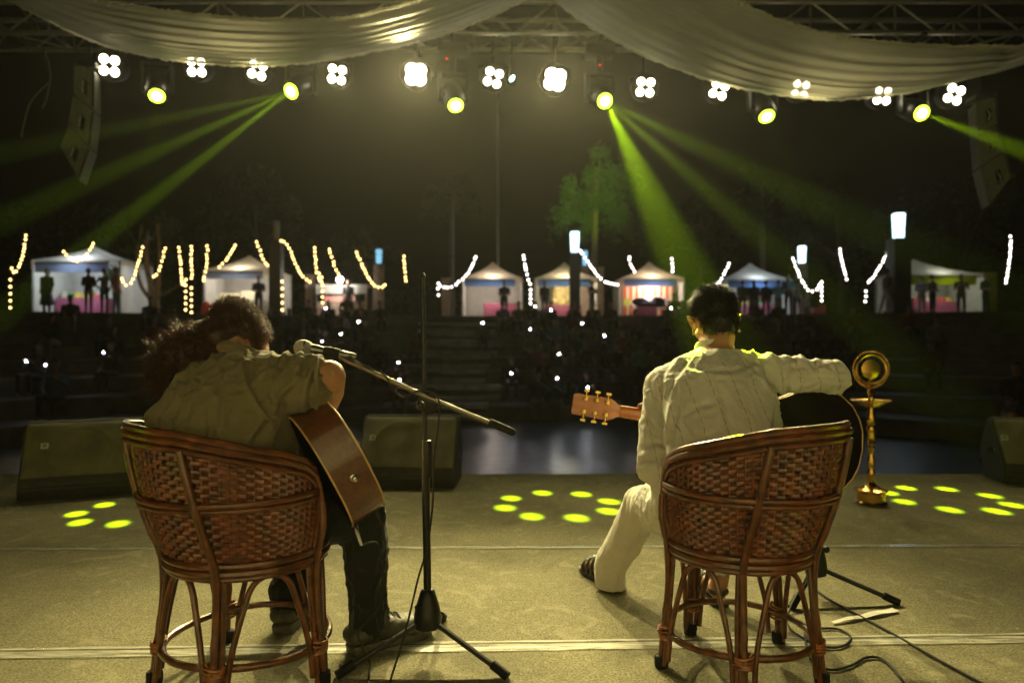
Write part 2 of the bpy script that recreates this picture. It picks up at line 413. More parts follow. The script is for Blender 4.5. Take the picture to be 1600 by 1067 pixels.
# ------------------------------------------------------------------ lamp columns
M['pillar_dark'] = mat('dark_stone_cladding', (.035, .035, .038), .6, scale=6, bump=.3)
M['pillar_tan'] = mat('sandstone_cladding', (.40, .29, .22), .8, scale=6, bump=.3)
M['lantern'] = emit('lantern_glass_lit', (.62, .88, 1.0), 3.2)
M['lantern_dim'] = emit('lantern_glass_dim', (.25, .6, .85), .9)
M['lantern_off'] = mat('lantern_glass_unlit', (.35, .36, .33), .4)
def column(px, topy, boty, wpx, d, label, cm, lit, group, lanw=None, base=2.0):
    x = (px - 800) / F * d; w = wpx / F * d; zt = CAMZ + (533.5 - boty) / F * d; zl = CAMZ + (533.5 - topy) / F * d
    o = thing('lamp_column', label, 'lamp post', (x, d, base), group)
    b = MB(); b.rbox((x, d, (base + zt) / 2 - .03), (w, w, zt - base + .02), .015)
    b.rbox((x, d, base + .08), (w * 1.25, w * 1.25, .2), .02)
    b.build('pillar', cm, o)
    if lit is not None:
        lw = (lanw or wpx * .95) * .84 / F * d / 2; rot = Matrix.Rotation(R(45), 3, 'Z')
        b = MB(); b.lathe([(lw * 1.15, zt + .02), (lw * 1.2, zt + .06), (lw * 1.42, zl - .05), (lw * 1.36, zl)], (x, d, 0), 4, rot=rot); b.build('lantern', lit, o, smooth=False)
        b = MB(); b.box((x, d, zl + .03), (lw * 1.9, lw * 1.9, .05)); b.box((x, d, zt + .0), (lw * 1.9, lw * 1.9, .05)); b.build('lantern_cap', M['pillar_dark'], o, smooth=False)
    if lit is M['lantern']: point('lantern_light', (x, d, zl + .35), 22, (.7, .9, 1), .15)
    return o
G = 'lamp columns on the plaza'
column(898, 363, 396, 16, 28.6, 'dark lamp column with bright bluish lantern, in front of the second blue tent', M['pillar_dark'], M['lantern'], G)
column(1404, 334, 373, 26, 26.4, 'wide dark lamp column with the tallest bright lantern, left of the dim tent', M['pillar_dark'], M['lantern'], G, lanw=16)
column(1253, 385, 412, 13, 31.5, 'pale lamp column with bright lantern right of the crowded tent', M['pillar_tan'], M['lantern'], G, lanw=11)
column(432, 346, 376, 18, 28, 'dark lamp column whose lantern is unlit, right of the tan roofed tent', M['pillar_dark'], M['lantern_off'], G, lanw=9)
column(592, 390, 413, 14, 31, 'sandstone lamp column with dim blue lantern, right of the small booth', M['pillar_tan'], M['lantern_dim'], G, lanw=10)
column(914, 392, 416, 12, 34.6, 'far lamp column with dim blue lantern just behind the bright central one', M['pillar_tan'], M['lantern_dim'], G, lanw=9)
column(231, 371, 396, 13, 32, 'sandstone lamp column with narrow blue lantern half hidden by the forked tree', M['pillar_tan'], M['lantern_dim'], G, lanw=5)
G = 'plain sandstone pillars behind the terraces'
for px, ty, w, lab in ((485, 432, 13, 'short sandstone pillar right of the unlit lamp column'), (697, 437, 13, 'sandstone pillar left of the first blue tent'),
                       (939, 420, 8, 'narrow sandstone pillar at the right side of the second blue tent'), (1378, 432, 9, 'pale narrow pillar left of the wide dark lamp column')):
    d = 33.0; x = (px - 800) / F * d; w = w / F * d; zt = CAMZ + (533.5 - ty) / F * d
    o = thing('stone_pillar', lab, 'pillar', (x, d, 2), G)
    b = MB(); b.rbox((x, d, 1 + zt / 2), (w, w, zt - 2), .015); b.build('shaft', M['pillar_tan'], o)
    b = MB(); b.rbox((x, d, zt + .04), (w * 1.15, w * 1.15, .08), .015); b.build('cap_stone', M['pillar_tan'], o)
M['pole'] = mat('galvanised_pole', (.35, .36, .34), .5, metal=.6)
for px, ty, d, lab in ((778, 118, 34, 'very tall thin flagpole rising behind the first blue tent'), (708, 300, 35, 'tall thin pole behind the pillar left of the first blue tent'),
                       (441, 378, 28.2, 'thin metal pole beside the unlit lamp column'), (1333 + 82, 376, 26.8, 'thin pole on the right side of the wide dark lamp column')):
    x = (px - 800) / F * d; zt = CAMZ + (533.5 - ty) / F * d
    b = MB(); b.tube([(x, d, 1.98), (x, d, 2 + (zt - 2) * .6), (x, d, zt)], [.07, .055, .035], 8); b.ball((x, d, zt + .04), .06, 8)
    tag(b.build('flagpole', M['pole']), lab, 'pole')

# ------------------------------------------------------------------ tents
M['tent_white'] = mat('white_tent_cloth', (.72, .70, .64), .8, var=.08, scale=3, bump=.15, bscale=5)
M['tent_tan'] = mat('cream_tent_cloth', (.66, .58, .42), .8, var=.08, scale=3, bump=.15, bscale=5)
M['banner_blue'] = mat('pale_blue_banner', (.32, .45, .68), .7, var=.1)
M['banner_grey'] = mat('grey_banner', (.36, .40, .50), .7, var=.1)
M['banner_green'] = mat('olive_banner', (.42, .46, .08), .7, var=.2)
M['ink'] = mat('banner_print', (.06, .08, .16), .7)
M['pink'] = mat('pink_satin', (.36, .09, .16), .6, var=.25, scale=14, stretch=(4, 4, .3))
M['tpole'] = mat('aluminium_pole', (.5, .5, .5), .35, metal=.8)
M['tube_lamp'] = emit('lit_tube', (1, .95, .85), 14)
M['tube_cool'] = emit('lit_cool_tube', (.8, .92, 1), 14)
def translucent(m, k=.35):
    nt = m.node_tree; b = nt.nodes['Principled BSDF']; out = nt.nodes['Material Output']
    tr = nt.nodes.new('ShaderNodeBsdfTranslucent'); mx = nt.nodes.new('ShaderNodeMixShader'); mx.inputs[0].default_value = k
    src = b.inputs['Base Color'].links[0].from_socket
    nt.links.new(src, tr.inputs[0]); nt.links.new(b.outputs[0], mx.inputs[1]); nt.links.new(tr.outputs[0], mx.inputs[2]); nt.links.new(mx.outputs[0], out.inputs[0])
translucent(M['tent_white']); translucent(M['tent_tan'])
for _k in ('banner_blue', 'banner_grey', 'banner_green'): translucent(M[_k], .6)
TENTS = {}
def tent(key, x0, x1, peakx, peaky, eavey, d, label, roof, banner, wall, light, power, depth=2.6, bh=.34, side=(1, 1), sag=.35, lamp='tube_lamp'):
    xa = (x0 - 800) / F * d; xb = (x1 - 800) / F * d; xm = (peakx - 800) / F * d
    ze = CAMZ + (533.5 - eavey) / F * d; zp = CAMZ + (533.5 - peaky) / F * (d + depth / 2)
    w = xb - xa; cx = (xa + xb) / 2; o = thing('market_tent', label, 'tent', (cx, d, 2), 'market tents along the plaza')
    TENTS[key] = (cx, d, w, depth)
    # roof: four sagging panels up to a peak
    for qi in range(4):
        cs = [(xa, d), (xb, d), (xb, d + depth), (xa, d + depth)]; p = cs[qi]; q = cs[(qi + 1) % 4]; pk = Vector((xm, d + depth / 2, zp))
        b = MB()
        def fn(u, v, p=p, q=q):
            e = Vector((p[0] + (q[0] - p[0]) * u, p[1] + (q[1] - p[1]) * u, ze)); r = e.lerp(pk, v)
            r.z = ze + (zp - ze) * (v ** 1.0 * (1 - sag) + v ** 3 * sag) + .02 * math.sin(u * math.pi) * (1 - v) * -2
            return r
        b.grid(fn, 8, 8); b.build('roof_panel', roof, o)
    for (a1, a2) in (((xa, d), (xb, d)), ((xa, d), (xa, d + depth)), ((xb, d), (xb, d + depth))):   # valances
        b = MB(); p1 = Vector((*a1, 0)); p2 = Vector((*a2, 0)); L = (p2 - p1).length; nrm = Vector((0, -.012, 0)) if a1[1] == a2[1] else Vector((.012 * (1 if a1[0] > cx else -1), 0, 0))
        b.grid(lambda u, v: p1.lerp(p2, u) + nrm * (1 + .8 * math.sin(u * L * 9)) + Vector((0, 0, ze - .002 - .2 * v * (1 + .06 * math.sin(u * L * 12)))), 30, 2)
        b.build('valance', roof, o)
    for (px_, py_) in ((xa, d), (xb, d), (xa, d + depth), (xb, d + depth)):
        b = MB(); b.box((px_, py_ + .02, 2 + (ze - 2) / 2), (.05, .05, ze - 2)); b.build('leg', M['tpole'], o, smooth=False)
    b = MB(); b.grid(lambda u, v: Vector((xa + .03 + (w - .06) * u, d + depth - .05 - .03 * math.sin(u * 17), 2.02 + (ze - 2.04) * v)), 40, 1); b.build('back_wall', wall, o)
    for sd, xs in ((0, xa + .04), (1, xb - .04)):
        if side[sd]:
            b = MB(); y0 = d + (depth * (0 if side[sd] == 1 else .5))
            b.grid(lambda u, v: Vector((xs + .02 * math.sin(u * 19), y0 + .04 + (d + depth - .1 - y0) * u, 2.02 + (ze - 2.04) * v)), 24, 1); b.build('side_wall', wall, o)
    if banner:
        bw = w * .84; bx = cx - w * .04
        b = MB(); b.rbox((bx, d - .05, ze - .14 - bh / 2 + .08), (bw, .02, bh), .004); bn = b.build('banner', banner, o)
        b = MB(); r = random.Random(key)
        zc = ze - .14 - bh / 2 + .08
        b.lathe([(.055, -.004), (.055, .004)], (bx + bw * .02, d - .064, zc + bh * .22), 12, rot=Matrix.Rotation(R(90), 3, 'X'))
        x = bx - bw * .22
        while x < bx + bw * .26:                 # an unreadable line of small print under a round emblem
            ww = r.uniform(.03, .06); b.box((x, d - .064, zc - bh * .2 + r.uniform(-.005, .005)), (ww, .006, r.uniform(.05, .08))); x += ww + r.choice((.02, .02, .06))
        b.box((bx - bw * .42, d - .064, zc), (.12, .006, .1)); b.box((bx + bw * .42, d - .064, zc), (.12, .006, .1))
        b.build('print', M['ink'], bn, smooth=False); 
        bpy.context.view_layer.update()
    b = MB(); zl = ze - .22
    b.tube([(cx - .35, d + depth * .2, zl), (cx + .35, d + depth * .2, zl)], .02, 8); b.build('lamp', M[lamp], o)
    point('tent_light', (cx, d + depth * .16, zl - .1), power * 1.5, light, .12)
    return o
def fix_child(o): pass
warm = (1, .86, .66); cool = (.80, .9, 1.0)
tent('T1', 50, 187, 118, 385, 406, 26.6, 'wide tent with grey banner and cool white lining at the far left', M['tent_white'], M['banner_grey'], M['tent_white'], cool, 62, 2.4, .42, (1, 1), lamp='tube_cool')
tent('T2', 318, 424, 372, 399, 421, 29.5, 'tan roofed tent with grey banner left of the unlit lamp column', M['tent_tan'], M['banner_grey'], M['tent_white'], (1, .9, .78), 62, 2.6, .34)
tent('T4', 722, 816, 769, 409, 434, 32, 'cream roofed tent with blue banner and one man standing in front', M['tent_tan'], M['banner_blue'], M['tent_white'], (1, .82, .70), 62)
tent('T5', 837, 934, 885, 410, 434, 32, 'cream roofed tent with blue banner half hidden behind the bright lamp column', M['tent_tan'], M['banner_blue'], M['tent_white'], (1, .88, .62), 66)
tent('T6', 971, 1069, 1023, 409, 434, 32, 'tent with blue banner and orange striped lining poster', M['tent_tan'], M['banner_blue'], M['tent_white'], (1, .82, .66), 66)
tent('T7', 1133, 1238, 1187, 411, 436, 32, 'tent with pale blue banner and a row of people standing in front', M['tent_white'], M['banner_blue'], M['tent_white'], cool, 26, lamp='tube_cool')
tent('T8', 1418, 1539, 1455, 405, 428, 29.5, 'dim grey roofed tent with olive banner at the far right', M['tent_white'], M['banner_green'], M['tent_white'], (.9, .95, .75), 17, 2.6, .42)
# small booth T3 with a bright bare lamp
d = 31.5; x0 = (495 - 800) / F * d; x1 = (572 - 800) / F * d; z0 = 2; ze = CAMZ + (533.5 - 446) / F * d
o = thing('market_booth', 'small booth with white banner and red picture panel under a bare bright lamp', 'booth', ((x0 + x1) / 2, d, 2))
for x in (x0, x1):
    for y in (d, d + 1.6):
        b = MB(); b.box((x, y, 2 + (ze - 2) / 2), (.05, .05, ze - 2)); b.build('leg', M['tpole'], o, smooth=False)
b = MB(); b.rbox((x0 / 2 + x1 / 2, d - .03, ze - .18), (x1 - x0 + .1, .02, .4), .004); b.build('banner', M['tent_white'], o)
b = MB(); b.box((x0 / 2 + x1 / 2, d + .8, ze + .03), (x1 - x0 + .1, 1.7, .03)); b.build('roof', M['tent_white'], o, smooth=False)
M['red_print'] = mat('red_picture_print', (.55, .16, .12), .6, var=.9, scale=4, dark=(.6, .5, .45))
b = MB(); b.rbox(((x0 + x1) / 2 - .1, d + .1, ze - .85), ((x1 - x0) * .62, .02, .75), .004); b.build('picture_panel', M['red_print'], o)
b = MB(); b.rbox(((x0 + x1) / 2, d + .05, 2.4), (x1 - x0 - .1, .5, .78), .02); b.build('counter', M['pillar_tan'], o)
p = W(531, 437, 30.8); lo = thing('bare_lamp', 'bare glaring lamp on a bracket at the small booth', 'lamp', tuple(p))
b = MB(); b.ball(p, .13, 14); b.build('bulb', emit('glaring_bulb', (1, .95, .88), 60), lo)
b = MB(); b.tube([p + Vector((0, .1, .05)), p + Vector((0, .4, .12)), p + Vector((0, .7, -.1))], .02, 6); b.build('bracket', M['tpole'], lo)
point('booth_light', p + Vector((0, -.2, -.05)), 90, (1, .93, .82), .12)
# poster, tables, stock
M['stripe'] = None
def stripes():
    m, nt, b = new_mat('orange_white_stripes'); N = nt.nodes; L = nt.links
    tc = N.new('ShaderNodeTexCoord'); w = N.new('ShaderNodeTexWave'); w.inputs['Scale'].default_value = 1.1; w.bands_direction = 'X'
    L.new(tc.outputs['Object'], w.inputs['Vector'])
    r = N.new('ShaderNodeValToRGB'); r.color_ramp.elements[0].position = .48; r.color_ramp.elements[1].position = .52
    r.color_ramp.elements[0].color = (.75, .12, .03, 1); r.color_ramp.elements[1].color = (.8, .7, .55, 1)
    L.new(w.outputs[0], r.inputs[0]); L.new(r.outputs[0], b.inputs['Base Color']); b.inputs['Roughness'].default_value = .7
    return m
cx, d, w, dp = TENTS['T6']
o = thing('striped_poster', 'orange and white striped poster with a pale cloud panel hanging in the tent', 'poster', (cx, d + .9, 2))
b = MB(); b.rbox((cx - .05, d + .9, 2.98), (w * .82, .03, 1.5), .005); b.build('sheet', stripes(), o)
b = MB()
for (qx, qz, sx, sz) in ((0, 2.86, .8, .3), (-.45, 2.82, .42, .25), (.5, 2.86, .4, .28), (.1, 2.7, .7, .2)): b.lathe([(1, -.01), (1, .01)], (0, 0, 0), 24, rot=Matrix(((sx, 0, 0), (0, 0, -1), (0, sz, 0)))) ; b.v[-48:] = [(p[0] + cx + qx, p[1] + d + .865, p[2] + qz) for p in b.v[-48:]]
b.build('pale_panel', mat('pale_print', (.62, .52, .58), .7), o, smooth=False)
b = MB(); b.lathe([(.2, -.01), (.2, .01)], (cx - w * .36, d + .86, 2.85), 20, rot=Matrix.Rotation(R(90), 3, 'X')); b.build('yellow_disc', mat('yellow_print', (.6, .55, .12), .7), o, smooth=False)
b = MB(); r = random.Random(2); x = cx - .3
while x < cx + .3: b.box((x, d + .845, 2.85), (.045, .006, .06)); x += r.choice((.06, .09))
b.build('print', M['ink'], o, smooth=False)
def table(cx, d, w, label, h=.74, yy=.5, cloth='pink'):
    o = thing('stall_table', label, 'table', (cx, d, 2), 'cloth covered stall tables')
    b = MB(); b.rbox((cx, d + yy / 2, 2 + h - .015), (w, yy, .03), .008); b.build('tabletop', M['tent_white'], o)
    b = MB()
    def fn(u, v):
        L = 2 * yy + w; s = u * L
        if s < yy: p = Vector((cx - w / 2, d + yy - s, 0)); nn = Vector((-1, 0, 0))
        elif s < yy + w: p = Vector((cx - w / 2 + s - yy, d, 0)); nn = Vector((0, -1, 0))
        else: p = Vector((cx + w / 2, d + s - yy - w, 0)); nn = Vector((1, 0, 0))
        return p + nn * (.012 + (.02 + .015 * math.sin(s * 90)) * v) + Vector((0, 0, 2 + h + .004 - (h - .02) * v))
    b.grid(fn, 160, 3); b.build('cloth_skirt', M[cloth], o)
    r = random.Random(int(cx * 100))
    return o
mg = [mat('stock_' + n, c, .6) for n, c in (('yellow', (.6, .42, .08)), ('red', (.5, .05, .05)), ('cream', (.6, .55, .42)), ('green', (.08, .25, .08)))]
def stock(cx, d, w, z, n, place):
    names = ['yellow', 'red', 'cream', 'green']
    for i in range(n):
        x = cx - w / 2 + w * (i + .5) / n; q = rnd.randrange(4); hh = rnd.uniform(.1, .22)
        b = MB(); b.rbox((0, 0, hh / 2), (w / n * .7, .16, hh), .02); b.rbox((0, 0, hh + .012), (w / n * .74, .17, .03), .008)
        o = b.build('stock_box', mg[q]); o.location = (x, d + .25, z); tag(o, f'{names[q]} goods box, {["first","second","third","fourth","fifth","sixth","seventh","eighth"][i]} from the left on {place}', 'box', 'goods on the stall tables')
c = TENTS['T1']; table(c[0] - .55, c[1] + 1.2, 2.0, 'long pink skirted table in the cool white tent at the far left'); stock(c[0] - .55, c[1] + 1.2, 1.9, 2.75, 7, 'the pink table of the far left tent')
c = TENTS['T4']; table(c[0] + .35, c[1] + .9, 1.5, 'pink skirted table behind the lone man of the first blue tent', .8); 
c = TENTS['T5']; table(c[0] - .1, c[1] + .9, 1.7, 'red skirted table in the second blue tent', .7)
M['gold_foil'] = mat('crumpled_gold_foil', (.55, .42, .16), .4, metal=.3, var=.5, scale=5, bump=1, bscale=6)
b = MB(); b.grid(lambda u, v: Vector((c[0] - .5 + 1.1 * u, c[1] + 2.1 + .05 * noise.noise(Vector((u * 9, v * 9, 0))), 2.8 + 1.0 * v)), 30, 20)
tag(b.build('wall_hanging', M['gold_foil']), 'crumpled gold cloth hanging on the back of the second blue tent', 'wall hanging')
c = TENTS['T6']; table(c[0] - .2, c[1] + .35, .9, 'pink pleated small table in front of the striped poster', .62)
c = TENTS['T7']; table(c[0] - .1, c[1] + 1.0, 2.3, 'pink table behind the row of people at the pale blue tent', .72); stock(c[0] - .1, c[1] + 1.0, 2.1, 2.73, 6, 'the table behind the row of people')
c = TENTS['T8']; table(c[0] + .1, c[1] + .9, 1.9, 'dull pink table in the dim tent at the far right', .74); stock(c[0] + .1, c[1] + .9, 1.8, 2.75, 6, 'the table of the dim far right tent')
c = TENTS['T2']
M['lit_poster'] = mat('cream_poster', (.8, .72, .5), .6, var=.15, scale=3)
for i, (px, py, w, h, lab) in enumerate(((349, 464, .55, .36, 'left cream poster sheet inside the tan roofed tent'), (367, 464, .42, .36, 'middle cream poster sheet inside the tan roofed tent'), (389, 462, .72, .42, 'yellowish wide poster sheet inside the tan roofed tent'))):
    p = W(px, py, c[1] + 1.6); b = MB(); b.rbox(p, (w, .02, h), .004); tag(b.build('poster_sheet', M['lit_poster']), lab, 'poster')
p = W(322, 482, 29.2); b = MB(); b.ball(p, (.2, .16, .3), 14); b.rbox(p + Vector((.25, 0, .12)), (.5, .1, .14), .03); b.rbox(p + Vector((0, 0, -.4)), (.35, .3, .6), .04)
tag(b.build('red_bundle', mat('red_cloth', (.55, .06, .04), .7)), 'red draped bundle by the left leg of the tan roofed tent', 'cloth')
p = W(1542, 465, 30.2); b = MB(); b.rbox((p.x, p.y, 3.0), (.9, .04, 2.0), .01); tag(b.build('yellow_standee', mat('yellow_panel', (.36, .33, .04), .7, var=.3, scale=2)), 'tall yellow display panel at the right side of the dim tent', 'display panel')
p = W(1279, 487, 30.5); b = MB(); b.rbox((p.x, p.y, 2.3), (.55, .35, .35), .06); b.ball((p.x + .2, p.y, 2.52), (.16, .14, .12), 10)
tag(b.build('red_bag', mat('red_bag_cloth', (.35, .05, .03), .7)), 'red bag lying on the plaza edge below the hanging lights', 'bag')

# ------------------------------------------------------------------ fairy lights
M['bulb_warm'] = emit('warm_fairy_bulb', (1, .66, .22), 10)
M['bulb_white'] = emit('white_fairy_bulb', (1, .88, .82), 12)
M['wire'] = mat('black_wire', (.01, .01, .01), .6)
bw_mesh = {}
for k in ('bulb_warm', 'bulb_white'):
    b = MB(); b.ball((0, 0, 0), (.032, .032, .038), 6); bw_mesh[k] = b.mesh('bulb', M[k])
STR = [
 ('bulb_warm', [(40, 368), (38, 385), (34, 405), (28, 420), (22, 426), (17, 416)], [(16, 437 + 11 * i) for i in range(5)], 'warm string hanging in a hook left of the leftmost tent'),
 ('bulb_warm', [(99, 393), (107, 402), (118, 408), (130, 404), (139, 393), (147, 379)], [], 'warm string sagging in front of the peak of the leftmost tent'),
 ('bulb_warm', [(190, 435), (197, 445), (206, 440), (212, 425), (218, 405), (223, 385)], [], 'warm string looping just right of the leftmost tent'),
 ('bulb_warm', [(240, 433), (247, 425), (254, 405), (258, 386)], [], 'short warm string right of the forked tree trunk'),
 ('bulb_warm', [(279, 387), (281, 400), (283, 425), (286, 447), (291, 436)], [(290, 446 + 9.5 * i) for i in range(5)], 'warm string with a small hook, first of the close pair left of the tan roof'),
 ('bulb_warm', [(299, 386), (299, 410), (300, 440)], [(299, 450 + 9.5 * i) for i in range(5)], 'straight warm string, second of the close pair left of the tan roofed tent'),
 ('bulb_warm', [(324, 385), (323, 405), (321, 425), (317, 441)], [], 'warm string at the left pole of the tan roofed tent'),
 ('bulb_warm', [(367, 383), (359, 398), (350, 410), (341, 418)], [], 'short warm string slanting over the tan roof'),
 ('bulb_warm', [(401, 379), (406, 392), (413, 408), (421, 418)], [], 'warm string slanting down to the unlit lamp column'),
 ('bulb_warm', [(439, 376), (447, 380), (455, 395), (463, 415), (473, 433), (485, 441)], [(441, 440 + 11 * i) for i in range(5)], 'long warm string falling right from the unlit lamp column'),
 ('bulb_warm', [(492, 387), (493, 400), (495, 425), (500, 441), (504, 437), (498, 424)], [(504, 446 + 9 * i) for i in range(4)], 'warm string with a tight loop left of the bare bright lamp'),
 ('bulb_warm', [(514, 390), (519, 405), (525, 422), (530, 432)], [], 'warm string ending at the bare bright lamp'),
 ('bulb_warm', [(557, 395), (565, 412), (575, 432), (585, 446), (597, 449), (604, 441)], [], 'warm string hooking round the blue lit sandstone column'),
 ('bulb_warm', [(631, 401), (632, 420), (634, 440), (638, 445)], [], 'lone warm string left of the upright microphone stand'),
 ('bulb_white', [(743, 401), (740, 410), (732, 425), (720, 438), (703, 449), (690, 448), (683, 441)], [(684, 451), (685, 461)], 'white string sweeping left of the first blue tent'),
 ('bulb_white', [(818, 400), (820, 412), (824, 430), (829, 444)], [(829, 453 + 7 * i) for i in range(4)], 'white string between the two blue tents left of centre'),
 ('bulb_white', [(907, 392), (916, 405), (930, 425), (945, 440), (968, 446)], [], 'white string sweeping right from the bright central lamp column'),
 ('bulb_white', [(983, 402), (986, 415), (994, 427)], [], 'short white string over the left roof slope of the striped poster tent'),
 ('bulb_white', [(1050, 405), (1051, 418), (1052, 430)], [], 'short straight white string over the right roof slope of the striped poster tent'),
 ('bulb_white', [(1139, 412), (1133, 425), (1125, 440), (1118, 448)], [], 'white string ending above the head of the man in white'),
 ('bulb_white', [(1239, 404), (1245, 420), (1253, 440), (1266, 455), (1277, 452), (1282, 438)], [(1284, 441 + 7.2 * i) for i in range(5)], 'white string looping low over the pale lamp column'),
 ('bulb_white', [(1312, 390), (1315, 405), (1320, 425), (1325, 440)], [], 'short white string alone between the two bright lanterns at the right'),
 ('bulb_white', [(1392, 376), (1387, 392), (1378, 412), (1365, 432), (1353, 445)], [(1353, 455), (1353, 463), (1352, 471)], 'white string slanting left from the tallest lantern'),
 ('bulb_white', [(1579, 370), (1579, 385), (1577, 410), (1573, 435), (1572, 445)], [], 'warm white string at the far right edge'),
]
SD = 27.6
tops = []
for kind, P, drops, lab in STR:
    d = SD if kind == 'bulb_white' else 26.4
    pts = spline([W(x, y, d) for x, y in P], 6)
    root = thing('string_light', lab, 'string light', tuple(pts[0]), 'fairy light strings over the plaza')
    tops.append(W(P[0][0], P[0][1], d) if P[0][1] < P[-1][1] else W(P[-1][0], P[-1][1], d))
    L = [0]
    for a, c in zip(pts, pts[1:]): L.append(L[-1] + (a - c).length)
    step = .155; s = 0; pos = []
    while s <= L[-1]:
        i = max(j for j in range(len(L)) if L[j] <= s + 1e-9); i = min(i, len(pts) - 2)
        t = (s - L[i]) / max(L[i + 1] - L[i], 1e-6); pos.append(pts[i].lerp(pts[i + 1], t) + Vector((rnd.uniform(-.02, .02), 0, rnd.uniform(-.02, .02)))); s += step * rnd.uniform(.75, 1.25)
    wire = list(pts)
    dp = [W(x, y, d) for x, y in drops]; pos += dp
    b = MB(); b.tube(wire, .008, 4)
    if dp: b.tube([pts[-1]] + dp, .006, 4)
    b.build('wire', M['wire'], root)
    for p in pos:
        q = link('bulb', bw_mesh[kind], root); q.location = p - root.location
tops.sort(key=lambda p: p.x)
b = MB(); cab = [Vector((-28, 26.4, tops[0].z + .3))] + tops + [Vector((28, 27.6, tops[-1].z + .3))]
ok = [cab[0]]
for p in cab[1:]:
    if p.x - ok[-1].x > .3: ok.append(p)
b.tube(ok, .012, 4); tag(b.build('support_cable', M['wire']), 'thin dark cable strung across the plaza that carries the fairy light strings', 'cable')
# ================================================================== TRUSS, LAMPS, DRAPES
M['alu'] = mat('truss_aluminium', (.45, .44, .40), .38, metal=.85, var=.15)
M['black'] = mat('black_powder_coat', (.007, .007, .007), .4, bump=.1, scale=60, spec=.35)
M['blackgloss'] = mat('black_gloss', (.012, .012, .012), .18)
M['rubber'] = mat('black_rubber', (.008, .008, .008), .7, spec=.25)
tr = thing('lighting_truss', 'long aluminium box truss spanning over the front of the stage', 'truss', (0, 7.1, 4.0))
TZ, TZ2, TD, TD2 = 4.06, 4.37, 6.92, 7.32
for z in (TZ, TZ2):
    for d in (TD, TD2):
        b = MB(); b.tube([(-9, d, z), (0, d, z), (9, d, z)], .026, 10); b.build('chord', M['alu'], tr)
i = 0
for x in np.arange(-8.8, 8.8, .42):
    for (p, q) in (((x, TD, TZ), (x + .42, TD, TZ2)) if i % 2 else ((x, TD, TZ2), (x + .42, TD, TZ)), ((x, TD2, TZ), (x + .42, TD2, TZ2)) if i % 2 else ((x, TD2, TZ2), (x + .42, TD2, TZ)),
                   ((x, TD, TZ), (x + .42, TD2, TZ)) if i % 2 else ((x, TD2, TZ), (x + .42, TD, TZ))):
        b = MB(); b.tube([p, q], .011, 6); b.build('brace', M['alu'], tr)
    if i % 2 == 0:
        b = MB(); b.tube([(x, TD, TZ), (x, TD2, TZ)], .011, 6); b.tube([(x, TD, TZ), (x, TD, TZ2)], .011, 6); b.tube([(x, TD2, TZ), (x, TD2, TZ2)], .011, 6); b.build('brace', M['alu'], tr)
    i += 1
M['lens_hot'] = emit('blinder_lens_lit', (1, .88, .60), 22, True)
M['lens_vhot'] = emit('blinder_lens_very_bright', (1, .92, .70), 14, True)
M['lens_green'] = emit('moving_head_lens_green', (.62, 1.0, .03), 9)
M['lens_core'] = emit('moving_head_lens_core', (.95, 1.0, .35), 45)
names = ['first', 'second', 'third', 'fourth', 'very bright fifth', 'sixth', 'very bright seventh', 'eighth', 'ninth', 'tenth, veiled by the drape,', 'eleventh', 'twelfth']
LS = [.118, .108, .105, .105, .12, .105, .12, .105, .102, .10, .10, .106]
for i, ((px, py, k), nm) in enumerate(zip(BLIND, names)):
    c = W(px, py, LD); aim = (Vector(BLIND_AIM[i]) - c).normalized(); rot = (Vector((0, -1, -.28 )).normalized()).to_track_quat('Z', 'X').to_matrix() @ Matrix.Rotation(.12 * math.sin(i * 2.1), 3, 'Z')
    o = thing('blinder_lamp', f'{nm} four cell white stage lamp from the left under the truss', 'stage lamp', tuple(c), 'white four cell lamps under the truss')
    S = LS[i]
    b = MB(); b.lathe([(S * .8, -.16), (S * 1.25, -.12), (S * 1.34, -.02), (S * 1.34, .01), (S * 1.2, .012)], c, 24, rot=rot); b.build('housing', M['black'], o)
    h = bpy.data.objects[-1] if False else None
    for a in range(4):
        an = a * math.tau / 4 + .62; q = Vector((math.cos(an) * S * (.66 if k < 5 else .52), math.sin(an) * S * (.66 if k < 5 else .52), .016))
        b = MB(); q3 = .36 if k < 5 else .50; b.lathe([(S * q3, -.006), (S * q3, .004), (S * q3 * .6, .012)], c + rot @ q, 16, rot=rot); b.build('lens', M['lens_vhot'] if k > 5 else M['lens_hot'], o)
    b = MB(); y = c + Vector((0, .06, 0)); w = S * 1.42
    b.tube([y + Vector((-w, 0, 0)), y + Vector((-w, 0, .13)), y + Vector((w, 0, .13)), y + Vector((w, 0, 0))], .009, 6); b.build('yoke', M['black'], o)
    b = MB(); b.tube([y + Vector((0, 0, .13)), Vector((y.x, TD2 if False else y.y, TZ - .03))], .012, 6); b.rbox((y.x, y.y, TZ - .03), (.05, .42, .05), .008); b.build('clamp', M['black'], o)
hn = {'a': 'leftmost moving head pointing down, lens green', 'b': 'second moving head from the left, facing the camera with beams to the left', 'c': 'third moving head, between the two brightest lamps region, pointing down',
      'd': 'fourth moving head with three strong green beams to the right', 'e': 'tilted moving head below the lowest part of the right drape', 'f': 'rightmost moving head with one green beam'}
hn['c'] = 'moving head just right of the brightest lamp, pointing down'
